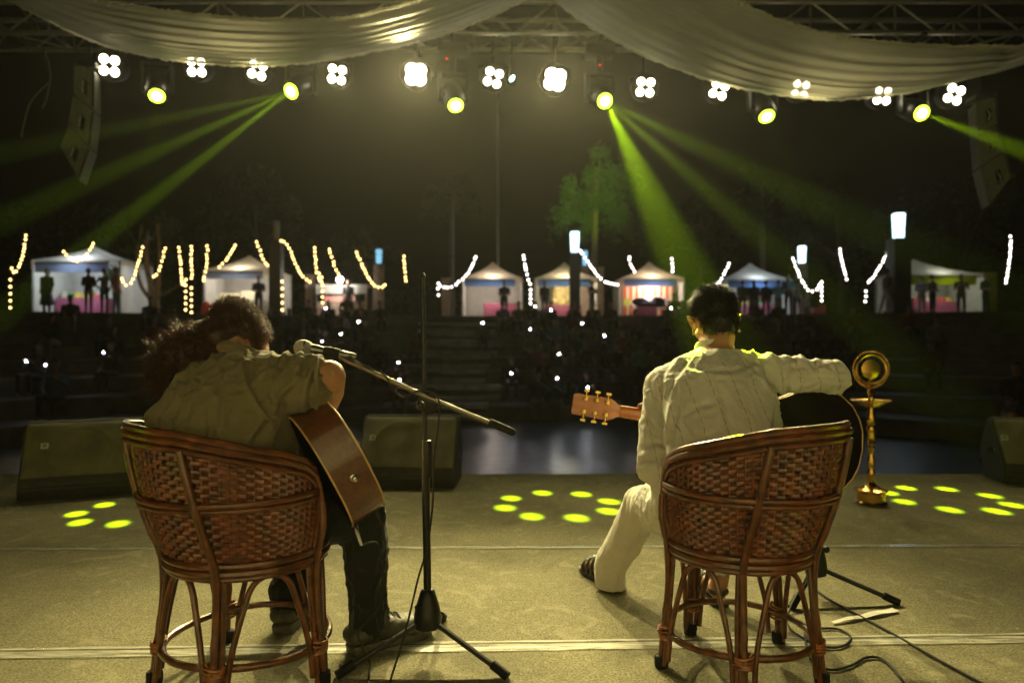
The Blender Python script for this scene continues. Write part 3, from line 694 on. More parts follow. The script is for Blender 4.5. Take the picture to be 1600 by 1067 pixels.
for k, (px, py) in HEAD.items():
    lens = W(px, py, LD - .15); ax = (HAIM[k] - lens).normalized()
    o = thing('moving_head', hn[k], 'moving light', tuple(lens), 'moving head lights under the truss')
    rot = ax.to_track_quat('Z', 'X').to_matrix()
    b = MB(); b.lathe([(.03, -.34), (.075, -.33), (.10, -.26), (.112, -.12), (.108, -.03), (.096, .0), (.075, .001)], lens, 24, rot=rot)
    for q in range(5): b.rbox(lens + rot @ Vector((0, .103, -.10 - q * .03)), (.12, .02, .012), .003, rot=rot)
    b.build('head', M['black'], o)
    b = MB(); b.lathe([(.074, .0), (.074, .006), (.058, .012)], lens, 24, rot=rot); b.build('lens', M['lens_green'], o)
    b = MB(); b.ball(lens + rot @ Vector((.0, .0, .012)), (.042, .042, .008), 14, rot=rot); b.build('lens_core', M['lens_core'], o)
    piv = lens - ax * .17; top = Vector((piv.x, piv.y, TZ - .13))
    side = rot @ Vector((1, 0, 0)); side.z = 0; side.normalize(); side = Vector((1, .2, 0)).normalized()
    b = MB()
    for s in (-1, 1):
        b.rbox(piv + side * s * .135 + Vector((0, 0, .08)), (.035, .10, .27), .012, rot=Matrix.Rotation(math.atan2(side.y, side.x), 3, 'Z'))
    b.rbox(piv + Vector((0, 0, .215)), (.30, .10, .04), .012, rot=Matrix.Rotation(math.atan2(side.y, side.x), 3, 'Z'))
    b.build('yoke', M['black'], o)
    b = MB(); zb = max(piv.z + .29, TZ - .12); b.rbox((piv.x, piv.y, (piv.z + .24 + zb) / 2), (.06, .06, zb - piv.z - .2), .01); b.rbox((piv.x, piv.y, zb), (.30, .24, .09), .02); b.rbox((piv.x, 7.1, TZ - .03), (.05, .46, .04), .006); b.build('base', M['black'], o)
M['led_red'] = emit('red_indicator', (1, .05, .02), 5); M['led_cyan'] = emit('small_cyan_lamp', (.5, 1, .85), 14)
for (px, py, m, lab, sz) in ((698, 92, 'led_red', 'small red indicator light on the truss, left of centre', .006), (937, 102, 'led_red', 'small red indicator light on the truss, above the strongest green beams', .006)):
    b = MB(); b.rbox(W(px, py, 7.0) + Vector((0, .03, 0)), (.05, .04, .05), .01, m=0); b.ball(W(px, py, 7.0), sz, 8, m=1); tag(b.build('indicator_box', [M['black'], M[m]]), lab, 'indicator light')
b = MB(); b.ball(W(800, 123, 6.95), (.018, .02, .034), 10, rot=Matrix.Rotation(.6, 3, 'Y'), m=1); b.rbox(W(800, 123, 6.95) + Vector((0, .05, .02)), (.06, .08, .10), .012, m=0); b.tube([W(800, 121, 7.0), Vector((0, 7.0, TZ - .02))], .008, 6, m=0)
tag(b.build('small_lamp', [M['black'], M['led_cyan']]), 'tiny cyan lamp right of the sixth white stage lamp', 'lamp')

def sheer(name, col):
    m, nt, b = new_mat(name); N = nt.nodes; L = nt.links
    tc = N.new('ShaderNodeTexCoord'); mp = N.new('ShaderNodeMapping'); mp.inputs['Scale'].default_value = (2, 2, 26)
    n = N.new('ShaderNodeTexNoise'); n.inputs['Scale'].default_value = 5; n.inputs['Detail'].default_value = 6; L.new(tc.outputs['UV'], mp.inputs[0]); mp.inputs['Scale'].default_value = (1.2, 34, 1); L.new(mp.outputs[0], n.inputs['Vector'])
    r = N.new('ShaderNodeValToRGB'); r.color_ramp.elements[0].color = (*[c * .72 for c in col], 1); r.color_ramp.elements[1].color = (*col, 1); r.color_ramp.elements[0].position = .3; r.color_ramp.elements[1].position = .7
    L.new(n.outputs[0], r.inputs[0]); L.new(r.outputs[0], b.inputs['Base Color']); b.inputs['Roughness'].default_value = .6; b.inputs['Sheen Weight'].default_value = .2
    bp = N.new('ShaderNodeBump'); bp.inputs['Strength'].default_value = .25; bp.inputs['Distance'].default_value = .01; L.new(n.outputs[0], bp.inputs['Height']); L.new(bp.outputs[0], b.inputs['Normal'])
    tr = N.new('ShaderNodeBsdfTranslucent'); L.new(r.outputs[0], tr.inputs[0]); mx = N.new('ShaderNodeMixShader'); mx.inputs[0].default_value = .62
    L.new(b.outputs[0], mx.inputs[1]); L.new(tr.outputs[0], mx.inputs[2])
    tp = N.new('ShaderNodeBsdfTransparent'); mx2 = N.new('ShaderNodeMixShader'); mx2.inputs[0].default_value = .10
    L.new(mx.outputs[0], mx2.inputs[1]); L.new(tp.outputs[0], mx2.inputs[2]); L.new(mx2.outputs[0], N['Material Output'].inputs[0])
    return m
M['sheer'] = sheer('sheer_cream_cloth', (.90, .87, .76))
def resample(P, n):
    L = [0]
    for a, c in zip(P, P[1:]): L.append(L[-1] + (a - c).length)
    out = []
    for i in range(n + 1):
        s = L[-1] * i / n; j = 0
        while j < len(P) - 2 and L[j + 1] < s: j += 1
        out.append(P[j].lerp(P[j + 1], (s - L[j]) / max(L[j + 1] - L[j], 1e-9)))
    return out
def drape(low, up, dl, du, label, seed, belly=.18):
    NU, NV = 240, 56
    A = resample(spline([W(x, y, dl) for x, y in low], 8), NU); B_ = resample(spline([W(x, y, du) for x, y in up], 8), NU)
    b = MB()
    def fn(u, v):
        i = min(NU, int(round(u * NU))); p = A[i].lerp(B_[i], v)
        q = math.sin(math.pi * v) * belly
        p = p + Vector((0, 0, -q * .35))
        amp = .001 + .0022 * abs(math.sin(math.pi * (u * 1.0)))
        f = math.sin(v * 60 + 2.2 * noise.noise(Vector((u * 5, v * 3, seed)))) * amp + noise.noise(Vector((u * 3, v * 11, seed + 5))) * .018
        g = noise.noise(Vector((u * 60, v * 4, seed + 9))) * .008 * (1 if v < .06 or v > .94 else .25)
        return p + Vector((0, .3 * f, f + g))
    b.grid(fn, NU, NV)
    me = b.mesh('swag', M['sheer']); uv = me.uv_layers.new(name='UVMap')
    li = np.zeros(len(me.loops), dtype=np.int32); me.loops.foreach_get('vertex_index', li)
    U = np.stack([(li // (NV + 1)) / NU * 6, (li % (NV + 1)) / NV], 1).astype(np.float32); uv.data.foreach_set('uv', U.ravel())
    o = link('drape', me); tag(o, label, 'drape', 'cream cloth swags over the stage')
    b = MB(); r = random.Random(seed)
    for E in (A, B_):
        H = [p + Vector((0, r.uniform(-.006, .006), r.uniform(-.012, .002))) for p in E]; b.tube(H, [.012 + .006 * r.random() for _ in H], 6)
    b.build('hem', M['sheer'], o)
    return o
drape([(-90, -70), (-30, -25), (20, 3), (142, 62), (250, 90), (371, 101), (440, 100), (540, 88), (700, 50), (817, 0), (880, -45)],
      [(-20, -70), (70, -30), (155, 0), (300, 22), (430, 31), (540, 27), (655, 0), (740, -30), (800, -60)], 6.62, 5.5, 'left cream cloth swag hanging over the stage front', 1)
drape([(800, -70), (862, -8), (900, 25), (975, 70), (1060, 107), (1150, 135), (1270, 153), (1340, 153), (1420, 143), (1520, 115), (1600, 88), (1720, 40), (1860, -40), (1930, -90)],
      [(900, -110), (1000, -70), (1080, -30), (1150, 2), (1230, 36), (1330, 60), (1450, 71), (1560, 72), (1600, 70), (1720, 30), (1860, -50), (1940, -110)], 6.62, 5.3, 'right wide cream cloth swag with stage lamps glowing through it', 4, .3)

# hanging cables at the upper left
for P, lab in (([(20, -10), (60, 60), (78, 110), (74, 150), (66, 170)], 'thin pale cable hanging at the upper left corner'),
               ([(75, 130), (48, 160), (36, 200), (34, 215)], 'looped cable tail hanging left of the left speaker array'),
               ([(30, 55), (55, 70), (60, 45), (40, 20), (52, -10)], 'tangled strap on the truss end at the upper left')):
    b = MB(); b.tube(spline([W(x, y, 7.0) for x, y in P], 8), .008, 6); tag(b.build('hanging_cable', mat('dull_cable', (.10, .10, .08), .6)), lab, 'cable')

# line arrays
M['cab'] = mat('dull_grey_speaker_paint', (.13, .13, .10), .55, bump=.3, scale=30, var=.3)
M['grille'] = mat('dark_speaker_grille', (.02, .02, .02), .5, metal=.4, bump=.6, scale=200)
def array(label, quads, d, thick, mirror):
    cx = sum(q[0][0] for q in quads) / len(quads)
    o = thing('speaker_array', label, 'loudspeaker', tuple(W(cx, quads[0][0][1], d)), 'hanging line arrays')
    for q in quads:
        f = [W(x, y, d) for x, y in q]; bk = [p + Vector((mirror * -.05, thick, 0)) for p in f]
        c = sum(f, Vector()) / 4; f = [c + (p - c) * .985 for p in f]
        b = MB(); b.add(f + bk, [(0, 1, 2, 3), (7, 6, 5, 4), (0, 4, 5, 1), (1, 5, 6, 2), (2, 6, 7, 3), (3, 7, 4, 0)]); cb = b.build('cabinet', M['cab'], o, smooth=False)
        n = Vector((0, -.004, 0)); a, e, g, h = f
        def at(u, v): return a.lerp(e, u).lerp(h.lerp(g, u), v) + n
        b = MB(); b.add([at(.46, .38), at(.66, .38), at(.66, .78), at(.46, .78)] , [(0, 1, 2, 3)])
        rr = [at(.46, .38), at(.66, .38), at(.66, .78), at(.46, .78)]; b = MB(); b.add([p + n for p in rr] + [p - n for p in rr], [(0, 1, 2, 3), (0, 4, 5, 1), (1, 5, 6, 2), (2, 6, 7, 3), (3, 7, 4, 0)])
        b.build('handle_recess', M['blackgloss'], cb, smooth=False) if False else b.build('handle_recess', M['blackgloss'], o, smooth=False)
        b = MB(); b.tube([at(.5, .42) + n * 3, at(.53, .6) + n * 8, at(.5, .75) + n * 3], .008, 6); b.build('handle', M['alu'], o)
        b = MB(); b.tube([at(.96, .05), at(.96, .95)], .012, 6); b.build('rigging_plate', M['black'], o)
    top = (W(*quads[0][0], d) + W(*quads[0][1], d)) / 2 + Vector((0, thick / 2, .02))
    b = MB(); b.rbox(top, (.22, thick, .05), .01); b.tube([top, Vector((top.x, top.y, 5.2))], .012, 6); b.build('bumper', M['black'], o)
    return o
array('curved hanging column of speaker boxes at the upper left', [[(116, 97), (148, 112), (147, 172), (114, 146)], [(114, 148), (147, 174), (141, 232), (107, 192)], [(107, 194), (141, 234), (124, 283), (94, 229)]], 7.0, .2, 1)
array('dark curved hanging column of speaker boxes at the upper right', [[(1524, 162), (1558, 146), (1560, 194), (1527, 208)], [(1527, 210), (1560, 196), (1569, 237), (1531, 262)], [(1531, 264), (1569, 239), (1583, 273), (1546, 322)]], 7.4, .2, -1)

# ================================================================== STAGE FLOOR THINGS
def tape_mat(name):
    m, nt, b = new_mat(name); N = nt.nodes; L = nt.links
    b.inputs['Base Color'].default_value = (.62, .60, .50, 1); b.inputs['Roughness'].default_value = .22; b.inputs['Coat Weight'].default_value = .6; b.inputs['Coat Roughness'].default_value = .2
    n = N.new('ShaderNodeTexNoise'); n.inputs['Scale'].default_value = 14; tc = N.new('ShaderNodeTexCoord'); L.new(tc.outputs['Object'], n.inputs['Vector'])
    bp = N.new('ShaderNodeBump'); bp.inputs['Strength'].default_value = .25; bp.inputs['Distance'].default_value = .01; L.new(n.outputs[0], bp.inputs['Height']); L.new(bp.outputs[0], b.inputs['Normal'])
    tp = N.new('ShaderNodeBsdfTransparent'); mx = N.new('ShaderNodeMixShader'); mp = N.new('ShaderNodeMapping'); mp.inputs['Scale'].default_value = (1, 12, 1)
    n2 = N.new('ShaderNodeTexNoise'); n2.inputs['Scale'].default_value = 5; n2.inputs['Detail'].default_value = 5; L.new(tc.outputs['Object'], mp.inputs[0]); L.new(mp.outputs[0], n2.inputs['Vector'])
    r = N.new('ShaderNodeValToRGB'); r.color_ramp.elements[0].position = .38; r.color_ramp.elements[1].position = .62; r.color_ramp.elements[0].color = (.70, .70, .70, 1); r.color_ramp.elements[1].color = (.12, .12, .12, 1)
    L.new(n2.outputs[0], r.inputs[0]); L.new(r.outputs[0], mx.inputs[0]); L.new(b.outputs[0], mx.inputs[1]); L.new(tp.outputs[0], mx.inputs[2]); L.new(mx.outputs[0], N['Material Output'].inputs[0])
    return m
M['tape'] = tape_mat('clear_packing_tape')
M['seam'] = mat('seam_gap', (.01, .01, .008), .9)
r = random.Random(3)
for (ya, yb, w, lab) in ((1022, 997, .075, 'shiny clear tape strip over the near carpet seam'), (858, 852, .05, 'shiny clear tape strip over the far carpet seam')):
    da = F / (ya - 533.5); db = F / (yb - 533.5); xa = (0 - 800) / F * da; xb = (800) / F * db; s = (db - da) / (xb - xa)
    X = np.linspace(-6, 6, 120); yc = [da + (x - xa) * s for x in X]
    b = MB(); V = []
    for x, y in zip(X, yc): V += [(x, y - w / 2 + r.uniform(-.002, .002), .003 + r.uniform(0, .0015)), (x, y, .0045), (x, y + w / 2 + r.uniform(-.002, .002), .003 + r.uniform(0, .0015))]
    b.add(V, [(i * 3 + j, (i + 1) * 3 + j, (i + 1) * 3 + j + 1, i * 3 + j + 1) for i in range(119) for j in range(2)])
    tag(b.build('floor_tape', M['tape']), lab, 'tape')
    b = MB(); V = []
    for x, y in zip(X, yc): V += [(x, y + .012, .0060), (x, y + .0165, .0060)]
    b.add(V, [(i * 2, (i + 1) * 2, (i + 1) * 2 + 1, i * 2 + 1) for i in range(119)]); tag(b.build('carpet_seam', M['seam'], smooth=False), kind='structure')
# torn paper strip
pA, pB = [Vector(((x - 800) / F * (F / (y - 533.5)), F / (y - 533.5), .006)) for x, y in ((1301, 975), (1400, 955))]
dv = (pB - pA); nn = Vector((-dv.y, dv.x, 0)).normalized()
b = MB(); b.grid(lambda u, v: pA.lerp(pB, u) + nn * ((v - .5) * (.012 + .018 * min(1, u * 1.6 + .2)) * (1 + .25 * noise.noise(Vector((u * 9, v, 0))))) + Vector((0, 0, .004 * math.sin(u * 7) ** 2 + .001)), 24, 2)
tag(b.build('paper_strip', mat('white_paper_tape', (.7, .68, .6), .6)), 'torn white tape scrap lying on the carpet right of the right chair', 'tape')

# monitor wedges
M['wedge'] = mat('worn_black_wedge_paint', (.025, .022, .018), .55, bump=.4, scale=25)
M['wedge_grille'] = mat('dusty_olive_grille', (.14, .13, .07), .6, var=.35, scale=5, bump=.5, bscale=260)
M['badge'] = mat('pale_badge', (.5, .48, .38), .45)
def wedge(pos, yaw, w, label, dep=.42, h=.44, lip=.13, badge=(-.33, .58)):
    o = thing('monitor_speaker', label, 'stage monitor', pos, 'stage monitor wedges'); o.rotation_euler.z = yaw
    hw = w / 2
    prof = [(0, 0), (-.02, lip * .6), (.0, lip), (.22, h), (.30, h + .004), (dep, h * .45), (dep - .05, 0)]   # side outline: y, z
    b = MB(); n = len(prof); V = [(-hw, y, z) for y, z in prof] + [(hw, y, z) for y, z in prof]
    Fs = [(i, (i + 1) % n, n + (i + 1) % n, n + i) for i in range(n)] + [tuple(range(n - 1, -1, -1)), tuple(range(n, 2 * n))]
    bm = bmesh.new(); vs = [bm.verts.new(v) for v in V]; [bm.faces.new([vs[i] for i in f]) for f in Fs]
    bmesh.ops.recalc_face_normals(bm, faces=bm.faces[:]); bmesh.ops.bevel(bm, geom=bm.edges[:], offset=.012, segments=2, affect='EDGES')
    me = bpy.data.meshes.new('c'); bm.to_mesh(me); bm.free(); me.materials.append(M['wedge']); link('cabinet', me, o)
    a = Vector((0, .004, lip + .012)); t = Vector((0, .216, h - .008)); up = (t - a).normalized(); nr = Vector((0, -up.z, up.y))
    b = MB()
    def g(u, v):
        edge = min(min(u, 1 - u) * w / .03, min(v, 1 - v) * (t - a).length / .03, 1)
        x = (u - .5) * (w - .03); rr = math.hypot((u - .42) * w / .19, (v - .44) * (t - a).length / .17); ring = .004 * math.exp(-((rr - 1) / .05) ** 2) + (.006 * math.exp(-(rr / .35) ** 2))
        return Vector((x, 0, 0)) + a + (t - a) * v + nr * (.004 + .012 * edge ** .5 + ring)
    b.grid(g, 60, 40); b.build('grille', M['wedge_grille'], o, local=True)
    bx = badge[0] * w / 2 * 1.6; c = a + (t - a) * badge[1] + nr * .021 + Vector((bx, 0, 0)); rot = Matrix((Vector((1, 0, 0)), nr, up)).transposed()
    b = MB(); b.rbox(c, (.042, .006, .04), .002, rot=rot); bd = b.build('badge', M['badge'], o, local=True)
    b = MB(); b.rbox(c + nr * .003, (.024, .004, .006), .001, rot=rot); b.rbox(c + nr * .003 + up * .009, (.015, .004, .005), .001, rot=rot); b.rbox(c + nr * .003 - up * .009, (.026, .004, .003), .001, rot=rot); b.build('print', M['ink'], o, local=True)
    for s in (-1, 1):
        b = MB(); b.rbox((s * (hw + .002), .2, .2), (.012, .12, .05), .01); b.build('handle', M['blackgloss'], o, local=True)
    return o
def fl(px, py): d = F * CAMZ / (py - 533.5); return Vector(((px - 800) / F * d, d, 0))
wedge(fl(633, 763), R(-3), .68, 'stage monitor wedge with dusty grille in the middle, behind the microphone stand', h=.47, badge=(-.46, .55))
p = fl(140, 776); wedge((p.x, p.y, 0), R(24), .78, 'large worn stage monitor wedge at the left behind the left chair', h=.47, badge=(-.42, .55))
p = fl(1662, 760); wedge((p.x, p.y, 0), R(-14), .72, 'dark stage monitor wedge cut by the right edge of the picture', h=.44, badge=(-.55, .55))

# brass oil lamp
M['brass'] = mat('polished_brass', (.85, .50, .13), .22, metal=1, var=.15, scale=8, spec=.5, bump=.05)
c = fl(1361, 785); d = c.y
o = thing('brass_oil_lamp', 'tall brass oil lamp with a ring finial, standing on the carpet at the right', 'oil lamp', tuple(c))
def zf(py): return CAMZ - (py - 533.5) / F * d
def rf(px): return px / F * d
b = MB(); b.lathe([(rf(22), .0), (rf(22.5), .006), (rf(21), .012), (rf(20), .016), (rf(20), zf(769)), (rf(22), zf(768)), (rf(24), zf(766)), (rf(24), zf(764)), (rf(14), zf(761)), (rf(7), zf(756)), (rf(5), zf(752))], c, 40, wob=lambda a, z: 1 + (.035 * math.cos(a * 20) if .017 < z < .05 else 0)); b.build('base', M['brass'], o)
b = MB()
prof = [(5, 753), (6, 748), (5.2, 742), (6, 738), (4.6, 735), (5.5, 728), (5.8, 718), (4.2, 712), (3.8, 702), (5.4, 699), (4.2, 696), (6.4, 692), (4.6, 688), (6.6, 683), (5.0, 678), (6.6, 673), (7.4, 669), (4.8, 664), (6.6, 660), (6.4, 652), (5.2, 644), (3.6, 638), (4.5, 634)]
b.lathe([(rf(r_), zf(y)) for r_, y in prof], (c.x, c.y, 0), 24); b.build('stem', M['brass'], o)
b = MB(); b.lathe([(rf(4), zf(637)), (rf(14), zf(634)), (rf(20), zf(630)), (rf(27), zf(626)), (rf(28), zf(625)), (rf(22), zf(627)), (rf(8), zf(629))], (c.x, c.y, 0), 50, wob=lambda a, z: 1 + (.10 * abs(math.cos(a * 2.5)) if z > zf(631) else 0)); b.build('oil_tray', M['brass'], o)
b = MB(); b.lathe([(rf(r_), zf(y)) for r_, y in [(4, 628), (5, 622), (3, 618), (6.5, 613), (3.4, 608), (5, 603), (2.6, 598), (3.6, 596), (1.5, 592)]], (c.x, c.y, 0), 20); b.build('finial', M['brass'], o)
rc = Vector((c.x, c.y, zf(577))); ringr = rf(24)
b = MB(); b.tube([rc + Vector((ringr * math.cos(a), 0, ringr * math.sin(a))) for a in np.linspace(0, math.tau, 60, endpoint=False)], rf(4.2), 8, closed=True, flat=.7)
for a in np.linspace(0, math.tau, 56, endpoint=False): b.ball(rc + Vector(((ringr + rf(4.4)) * math.cos(a), 0, (ringr + rf(4.4)) * math.sin(a))), rf(1.1), 5)
b.build('halo_ring', M['brass'], o)
b = MB(); b.lathe([(rf(15), -.004), (rf(15), .004), (rf(11), .007), (rf(2), .009)], rc - Vector((0, 0, .0)), 32, rot=Matrix.Rotation(R(90), 3, 'X')); b.tube([rc + Vector((0, 0, -rf(14))), rc + Vector((0, 0, -rf(22)))], rf(2), 8); b.build('disc', M['brass'], o)

# ------------------------------------------------------------------ microphone stands
M['chrome'] = mat('worn_dark_chrome', (.16, .15, .125), .28, metal=.9)
M['mesh_steel'] = mat('microphone_mesh', (.62, .58, .50), .6, metal=.15, bump=.8, scale=300)
def tripod(o, hub, feet, housing=.045):
    z = hub.z
    for f in feet:
        f = Vector(f); a = hub + (f - hub).normalized() * .03; b = MB(); b.tube([a, f + Vector((0, 0, .012))], .009, 8); b.build('leg', M['black'], o)
        v = (f - a).normalized(); b = MB(); b.tube([f - v * .05 + Vector((0, 0, .012)), f + v * .008 + Vector((0, 0, .012))], .0145, 10); b.build('rubber_foot', M['rubber'], o)
    b = MB(); b.lathe([(.016, z + .09), (.022, z + .085), (.030, z + .06), (housing - .003, z + .02), (housing, z - .01), (housing - .004, z - .03), (.02, z - .04)], (hub.x, hub.y, 0), 20); b.build('hub', M['black'], o)
hub = Vector((-.268, 2.215, .125))
o = thing('microphone_stand', 'tall black boom microphone stand between the two players', 'microphone stand', (hub.x, hub.y, 0))
tripod(o, hub, [fl(529, 1059), fl(790, 1060), fl(692, 968)])
def WZ(px, py): return W(px, py, 2.215)
top = WZ(660, 436); bot = Vector((hub.x, hub.y, .18)); clutch = bot.lerp(top, .40)
jz = WZ(667, 628)
b = MB(); b.tube([bot, clutch], .0125, 12); b.build('lower_tube', M['black'], o)
b = MB(); b.tube([clutch, top], .0078, 10); b.lathe([(.006, 0), (.011, .002), (.011, .012), (.005, .02)], top, 12); b.build('upper_tube', M['black'], o)
b = MB(); b.tube([WZ(668, 744), WZ(667.5, 735), WZ(667.5, 700), WZ(667, 688)], [.014, .0175, .0175, .015], 14); b.build('clutch', M['black'], o)
J = jz + Vector((.0, -.03, 0))
be = W(800, 675, 2.20); ms = W(516, 551, 2.21); bj = J + Vector((.012, -.012, 0))
b = MB(); b.tube([ms, W(667, 614, 2.19) + Vector((0, 0, -.012)), be], .0072, 10); b.build('boom', M['chrome'], o)
b = MB(); b.tube([W(764, 659, 2.198), be], [.0125, .0125], 12); b.ball(be, .0125, 10); b.build('counterweight_sleeve', M['rubber'], o)
b = MB(); rotx = Matrix.Rotation(R(90), 3, 'X'); b.lathe([(.012, -.04), (.030, -.036), (.034, -.01), (.034, .006), (.026, .012)], W(669, 628, 2.205), 22, rot=rotx); b.ball(W(657, 633, 2.15), (.014, .012, .014), 10); b.build('boom_joint', M['black'], o)
b = MB(); h = W(654, 958, 2.19); b.tube([h + Vector((.02, .02, 0)), h, h + Vector((-.008, 0, .02)), h + Vector((.006, -.004, .03))], .006, 7); b.build('cable_hook', M['black'], o)
mt = thing('microphone', 'wired vocal microphone held in the boom clip in front of the singer', 'microphone', tuple(W(475, 545, 2.2)))
g = W(474, 544, 2.2); ax = (ms - g).normalized(); rot = ax.to_track_quat('Z', 'X').to_matrix()
b = MB(); b.lathe([(.004, -.030), (.017, -.025), (.0265, -.010), (.028, .003), (.024, .018), (.017, .026)], g, 24, rot=rot); b.build('grille_ball', M['mesh_steel'], mt)
b = MB(); b.lathe([(.0288, .001), (.0288, .006)], g, 24, rot=rot); b.build('grille_band', M['chrome'], mt)
b = MB(); b.lathe([(.0175, .023), (.018, .04), (.015, .06), (.0115, .16), (.010, .165)], g, 20, rot=rot); b.build('handle', M['chrome'], mt)
b = MB(); cl = g + ax * .085; b.lathe([(.017, -.022), (.0185, 0), (.016, .028)], cl, 16, rot=rot); b.rbox(cl + Vector((.02, 0, -.02)), (.05, .02, .02), .006, rot=rot); b.build('clip', M['rubber'], o)
M['cable'] = mat('black_cable', (.008, .008, .007), .75)
e = g + ax * .16
cb = spline([e, W(545, 558, 2.19), W(575, 573, 2.18), W(600, 585, 2.185), W(612, 604, 2.18), W(630, 620, 2.185), W(655, 610, 2.165), W(678, 614, 2.16), W(687, 632, 2.16), W(684, 670, 2.17), W(678, 720, 2.18), W(676, 790, 2.18), W(667, 855, 2.17), W(653, 905, 2.15), W(640, 960, 2.12), W(628, 1005, 2.08), fl(606, 1075)], 8)
b = MB(); b.tube(cb, .0032, 7); tag(b.build('microphone_cable', M['cable']), 'black microphone cable running down the boom stand to the floor', 'cable')
# second, short stand behind the right chair
hub = Vector((0, 0, 0)) + fl(1275, 930); hub.z = .115
o = thing('instrument_stand', 'low black tripod stand partly hidden behind the right chair', 'microphone stand', (hub.x, hub.y, 0))
tripod(o, hub, [fl(1402, 945), fl(1238, 952), fl(1195, 893)], .042)
b = MB(); b.tube([hub + Vector((0, 0, .05)), (hub.x, hub.y, .62)], .011, 10); b.ball(hub + Vector((.028, -.03, .075)), .013, 8); b.build('tube', M['black'], o)
b = MB(); b.tube([(hub.x, hub.y, .6), (hub.x + .05, hub.y + .1, .66), (hub.x - .06, hub.y + .34, .60)], .008, 8); b.build('short_boom', M['black'], o)
def floor_cable(P, lab, r=.0042):
    pts = spline([fl(x, y) + Vector((0, 0, .006)) for x, y in P], 8); b = MB(); b.tube(pts, r, 7); tag(b.build('floor_cable', M['cable']), lab, 'cable')
floor_cable([(1277, 925), (1300, 941), (1350, 968), (1405, 998), (1460, 1030), (1530, 1068), (1570, 1090)], 'straight cable running from the low stand to the lower right corner')
floor_cable([(1283, 984), (1310, 985), (1329, 997), (1322, 1009), (1300, 1014), (1268, 1008), (1258, 990), (1262, 1020), (1275, 1040), (1300, 1049), (1330, 1042), (1352, 1030), (1375, 1031), (1398, 1050), (1420, 1080)], 'curling cable with a loop on the carpet right of the right chair')
b = MB(); b.tube(spline([(hub.x + .012, hub.y - .012, .60), (hub.x + .03, hub.y - .03, .4), (hub.x + .0, hub.y - .03, .22), (hub.x - .06, hub.y - .06, .10), fl(1232, 960) + Vector((0, 0, .008)), fl(1235, 985) + Vector((0, 0, .008)), fl(1262, 1004) + Vector((0, 0, .008))], 8), .0035, 7)
tag(b.build('stand_cable', M['cable']), 'cable hanging down the low stand behind the right chair', 'cable')
# ================================================================== RATTAN CHAIRS
def rattan(name, c1, c2, rough, bscale=90):
    m, nt, b = new_mat(name); N = nt.nodes; L = nt.links; tc = N.new('ShaderNodeTexCoord')
    n = N.new('ShaderNodeTexNoise'); n.inputs['Scale'].default_value = 26; n.inputs['Detail'].default_value = 6; L.new(tc.outputs['Object'], n.inputs['Vector'])
    r = N.new('ShaderNodeValToRGB'); r.color_ramp.elements[0].position = .34; r.color_ramp.elements[1].position = .68; r.color_ramp.elements[0].color = (*c1, 1); r.color_ramp.elements[1].color = (*c2, 1)
    L.new(n.outputs[0], r.inputs[0]); L.new(r.outputs[0], b.inputs['Base Color'])
    n3 = N.new('ShaderNodeTexNoise'); n3.inputs['Scale'].default_value = 9; L.new(tc.outputs['Object'], n3.inputs['Vector'])
    mr = N.new('ShaderNodeMapRange'); mr.inputs['To Min'].default_value = rough * .7; mr.inputs['To Max'].default_value = rough * 1.5; L.new(n3.outputs[0], mr.inputs[0]); L.new(mr.outputs[0], b.inputs['Roughness'])
    n2 = N.new('ShaderNodeTexNoise'); n2.inputs['Scale'].default_value = bscale; L.new(tc.outputs['Object'], n2.inputs['Vector'])
    bp = N.new('ShaderNodeBump'); bp.inputs['Strength'].default_value = .35; bp.inputs['Distance'].default_value = .004; L.new(n2.outputs[0], bp.inputs['Height']); L.new(bp.outputs[0], b.inputs['Normal'])
    b.inputs['Coat Weight'].default_value = .35; b.inputs['Coat Roughness'].default_value = .2
    return m
M['cane'] = rattan('varnished_rattan_pole', (.055, .016, .005), (.17, .052, .014), .30)
M['weave'] = rattan('woven_rattan_strand', (.055, .014, .005), (.175, .046, .013), .34)
M['lining'] = mat('weave_gap_shade', (.018, .007, .004), .8)  # shade of the weave gaps, put into the colour
M['bind'] = rattan('rattan_binding', (.16, .05, .015), (.38, .14, .045), .35)
ZS = .375
FAR = [(0, .752), (14, .742), (30, .712), (56, .688), (93, .662), (128, .632), (136, .61), (141, .585), (144, .55)]
def interp(x, T):
    if x < 0 and T[0][1] == .752: T = FAR      # the far side of the hand made rim sits lower
    x = abs(x)
    for (a, u), (c, v) in zip(T, T[1:]):
        if x <= c: t = (x - a) / (c - a); return u + (v - u) * t
    return T[-1][1]
def rim_z(p): return interp(p, [(0, .752), (30, .750), (56, .741), (75, .722), (93, .70), (115, .672), (128, .648), (136, .622), (141, .59), (144, .55)])
def rim_r(p): return interp(p, [(0, .325), (56, .287), (93, .27), (130, .25), (144, .237)])
def cdir(p): return Vector((math.sin(R(p)), -math.cos(R(p)), 0))
def shell(p, t, off=0):
    r0 = .222; r1 = rim_r(p); r = r0 + (r1 - r0) * t ** .9 + .012 * math.sin(math.pi * t)
    return cdir(p) * (r + off) + Vector((0, 0, ZS + (rim_z(p) - ZS) * t))
